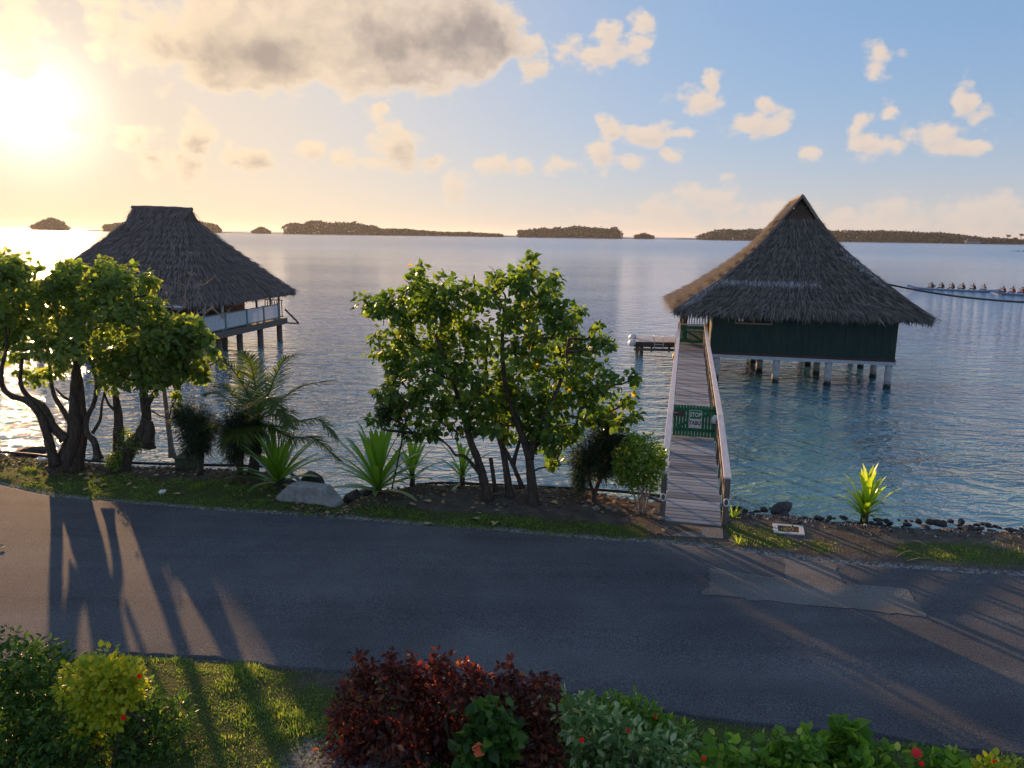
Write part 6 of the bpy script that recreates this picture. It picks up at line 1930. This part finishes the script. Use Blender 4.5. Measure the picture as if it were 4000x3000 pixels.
A, B = at_z(3552, 1128, 0), at_z(3880, 1142, 0)
hd = math.atan2(B[1] - A[1], B[0] - A[0])
L1 = float(np.linalg.norm(B - A)) + 1.2
cc = (A + B) / 2 + np.array((math.cos(hd), math.sin(hd), 0)) * 0.3
ppl = [at_z(x, 1130 + (x - 3552) * .042, 0.0) for x in (3642, 3676, 3725, 3763, 3811, 3850)]
loc = [float((p - cc) @ np.array((math.cos(hd), math.sin(hd), 0))) for p in ppl]
canoe('white six seat outrigger canoe with bow behind the black cable', tuple(cc), hd, L1, 6, ['cloth_dark'] * 5 + ['cloth_white'], loc[0], (loc[5] - loc[0]) / 5,
      ['front paddler of the dark shirted canoe crew, leaning forward', 'second paddler from the bow in the dark shirted crew', 'third paddler from the bow in the dark shirted crew', 'fourth paddler from the bow in the dark shirted crew', 'fifth paddler from the bow in the dark shirted crew', 'paddler in a white shirt steering at the stern of the dark shirted crew'])
A = at_z(3868, 1148, 0)
hd2 = hd
dv = np.array((math.cos(hd2), math.sin(hd2), 0))
fp = at_z(3925, 1150, 0)
sp2 = float((at_z(3962, 1152, 0) - fp) @ dv)
cc2 = A + dv * 5.4
canoe('white outrigger canoe with red shirted crew cut by the right edge', tuple(cc2), hd2, 10.8, 4, ['cloth_red'] * 4, float((fp - cc2) @ dv), sp2,
      ['front red shirted paddler near the right edge', 'second red shirted paddler at the right edge', 'third red shirted paddler beyond the right edge', 'fourth red shirted paddler beyond the right edge'])
fc = at_z(3975, 982, 0)
canoe('tiny far off canoe near the right edge under the island', tuple(fc + np.array((3.5, -1, 0))), hd2, 14, 3, ['cloth_dark'] * 3, -3.0, 3.0,
      ['front paddler of the tiny far canoe', 'middle paddler of the tiny far canoe', 'rear paddler of the tiny far canoe'], True)

# ================================================================= islands on the reef
M['far_leaf'] = mat_leaf('far_forest_leaf', [(0.0, (0.022, 0.036, 0.022)), (0.6, (0.036, 0.054, 0.03)), (1.0, (0.052, 0.07, 0.038))], 0.0, 0.9, gloss=0.0)
M['sand'] = mat_surf('reef_sand', [(0.14, 0.12, 0.09), (0.24, 0.21, 0.16)], 0.05, 0.9)
DI = 2050.0


def island(label, x0, x1, prof_pts, ybase_shift=0.0, dens=1.0, D=DI, leaf=4.2):
    """prof_pts: (px, canopy height in photo px)"""
    a, b = at_y(x0, 900, D), at_y(x1, 900, D)
    cx = (a[0] + b[0]) / 2
    w = b[0] - a[0]
    t = thing('wooded_island', label, 'island', (cx, D, 0))
    g = MB()
    nseg = 24
    an = np.linspace(0, 2 * math.pi, nseg, endpoint=False)
    dep = max(25.0, min(90.0, w * 0.3))
    ring = [(math.cos(k) * w * 0.505 * rng.uniform(.97, 1.0), math.sin(k) * dep, 0.02) for k in an]
    ring2 = [(x * 0.97, y * 0.9, 1.6) for x, y, _ in ring]
    g.add(ring + ring2, [(i, (i + 1) % nseg, nseg + (i + 1) % nseg, nseg + i) for i in range(nseg)] + [tuple(nseg + i for i in range(nseg))])
    g.build('shore', M['sand'], t)
    n = int(1300 * w / 100 * dens) + 400
    px = rng.uniform(x0, x1, n)
    hs = np.interp(px, [p[0] for p in prof_pts], [p[1] for p in prof_pts]) * np.linalg.norm(a - CPOS) / 3000.0 * 0.85
    xw = (px - x0) / (x1 - x0) * w - w / 2
    yw = rng.uniform(-1, 1, n) * dep * 0.75
    hmod = 0.78 + 0.44 * vnoise(xw, xw * 0 + x0, 0.06) * vnoise(xw, xw * 0 + 5 + x0, 0.23) + 0.12 * vnoise(xw, yw, 0.3)
    tree_h = hs * hmod * (1 - 0.25 * (np.abs(yw) / dep) ** 2)
    z = tree_h * rng.uniform(0, 1, n) ** 1.0
    top = rng.uniform(0, 1, n) < 0.25
    z[top] = tree_h[top]
    P_ = np.stack([xw, yw, z], 1)
    P_ = np.repeat(P_, 3, axis=0) + rng.normal(0, leaf * 0.35, (3 * n, 3)) * np.array((1, 1, 0.8))
    P_[:, 2] = np.maximum(P_[:, 2], 0.3)
    D_ = unit(rng.normal(0, 1, (3 * n, 3)) + np.array((0, 0, 0.7)))
    N_ = unit(rng.normal(0, 1, (3 * n, 3)))
    Vv, Ff = leaf_mesh(OVAL[0], OVAL[1], P_, D_, N_, rng.uniform(0.6, 1.2, 3 * n) * leaf, rng.uniform(0.6, 1.3, 3 * n) * leaf * 1.1)
    o = link('forest', raw_mesh('forest', Vv, Ff, M['far_leaf']), None, t)
    o['kind'] = 'stuff'
    return t


def spit(label, x0, x1, D):
    a, b = at_y(x0, 900, D), at_y(x1, 900, D)
    m_ = MB()
    xs_ = np.linspace(a[0], b[0], 30)
    top = [(x, D, 1.0 + 2.2 * vnoise(x, 3, 0.02)) for x in xs_]
    fr = [(x, D - 18, 0.02) for x in xs_]
    bk = [(x, D + 18, 0.02) for x in xs_]
    k = len(xs_)
    m_.add(fr + top + bk, [(i, i + 1, k + i + 1, k + i) for i in range(k - 1)] + [(k + i, k + i + 1, 2 * k + i + 1, 2 * k + i) for i in range(k - 1)])
    o = m_.build('reef_bank', M['basalt'])
    tag(o, kind='structure')


island('small wooded island below the sun', 133, 258, [(133, 14), (160, 30), (200, 42), (240, 30), (258, 12)])
island('low wooded island partly behind the left thatched roof', 415, 520, [(415, 18), (450, 26), (500, 34), (520, 40)])
island('wooded island right behind the left thatched roof', 740, 856, [(740, 38), (800, 40), (840, 32), (856, 12)])
island('tiny round island left of the long wooded island', 992, 1050, [(992, 10), (1020, 26), (1050, 10)], leaf=3.2)
island('long wooded island left of centre', 1122, 1500, [(1122, 34), (1150, 46), (1180, 38), (1220, 52), (1270, 46), (1350, 48), (1420, 42), (1470, 32), (1500, 22)])
island('low dark island sinking behind the middle tree', 1508, 1960, [(1508, 26), (1560, 24), (1700, 16), (1960, 8)])
island('wooded island right of the middle tree top', 2026, 2422, [(2026, 26), (2080, 34), (2160, 40), (2260, 46), (2330, 42), (2400, 44), (2422, 22)])
island('tiny island between the two long wooded islands', 2482, 2552, [(2482, 14), (2515, 24), (2552, 12)], leaf=3.2)
island('longest wooded island behind the right bungalow roof', 2742, 3760, [(2742, 14), (2780, 30), (2850, 46), (2950, 42), (3100, 46), (3300, 44), (3450, 46), (3600, 42), (3680, 42), (3740, 34), (3760, 22)], dens=1.15)
island('low wooded point at far right with palms', 3750, 4100, [(3750, 26), (3790, 30), (3830, 18), (3900, 22), (3960, 14), (4100, 18)], D=1900)
spit('', -300, 900, 2300)
spit('', 700, 1300, 2260)
spit('', 1900, 2800, 2280)
hb = at_y(3775, 940, 1860)
fb_ = thing('shore_building', 'tiny pale roofed building on the far right island shore', 'building', (hb[0], 1835, 0))
MB().bbox(-16, 16, -5, 5, 0.5, 6).build('wall', M['concrete'], fb_)
MB().add([(-18, -7, 6), (18, -7, 6), (18, 7, 6), (-18, 7, 6), (-10, 0, 13), (10, 0, 13)], [(0, 1, 5, 4), (2, 3, 4, 5), (1, 2, 5), (3, 0, 4)]).build('roof', M['thatch_grey'], fb_)
for i, (x, h_, lab) in enumerate(((3935, 23, 'left of the palms standing up from the far right point'), (3962, 16, 'short middle palm on the far right point'), (3985, 26, 'tallest palm of the far right point near the picture edge'))):
    p = at_y(x, 940, 1850)
    t = thing('far_palm', lab, 'palm', (p[0], 1850, 0), 0, 'palms on the far right point')
    MB().tube([(0, 0, 0), (0.8, 0, h_ * .5), (1.2, 0, h_ * .85)], [0.9, 0.6, 0.5], 6).build('trunk', M['bark'], t)
    n = 60
    a = rng.uniform(0, 6.28, n)
    e = rng.uniform(-0.3, 1.0, n)
    D_ = np.stack([np.cos(a), np.sin(a), e], 1)
    Vv, Ff = leaf_mesh(LANCE[0], LANCE[1], np.tile(np.array((1.2, 0, h_ * .85)), (n, 1)), D_, np.tile(np.array((0, 0, 1.0)), (n, 1)), rng.uniform(4, 7, n))
    link('crown', raw_mesh('crown', Vv, Ff, M['far_leaf']), None, t)

# ================================================================= haze over the lagoon
hz = MB().bbox(-14500, 14500, -80, 14500, -2.0, 62.0).build('haze', None)
hm, hnt, hout = mat_new('haze_air')
hv = node(hnt, 'ShaderNodeVolumePrincipled', {'Color': (0.93, 0.93, 0.95, 1), 'Density': 0.000045, 'Anisotropy': 0.4})
hnt.links.new(hv.outputs[0], hout.inputs['Volume'])
hz.data.materials.append(hm)
tag(hz, 'thin warm haze in the air over the lagoon', 'haze', kind='stuff')
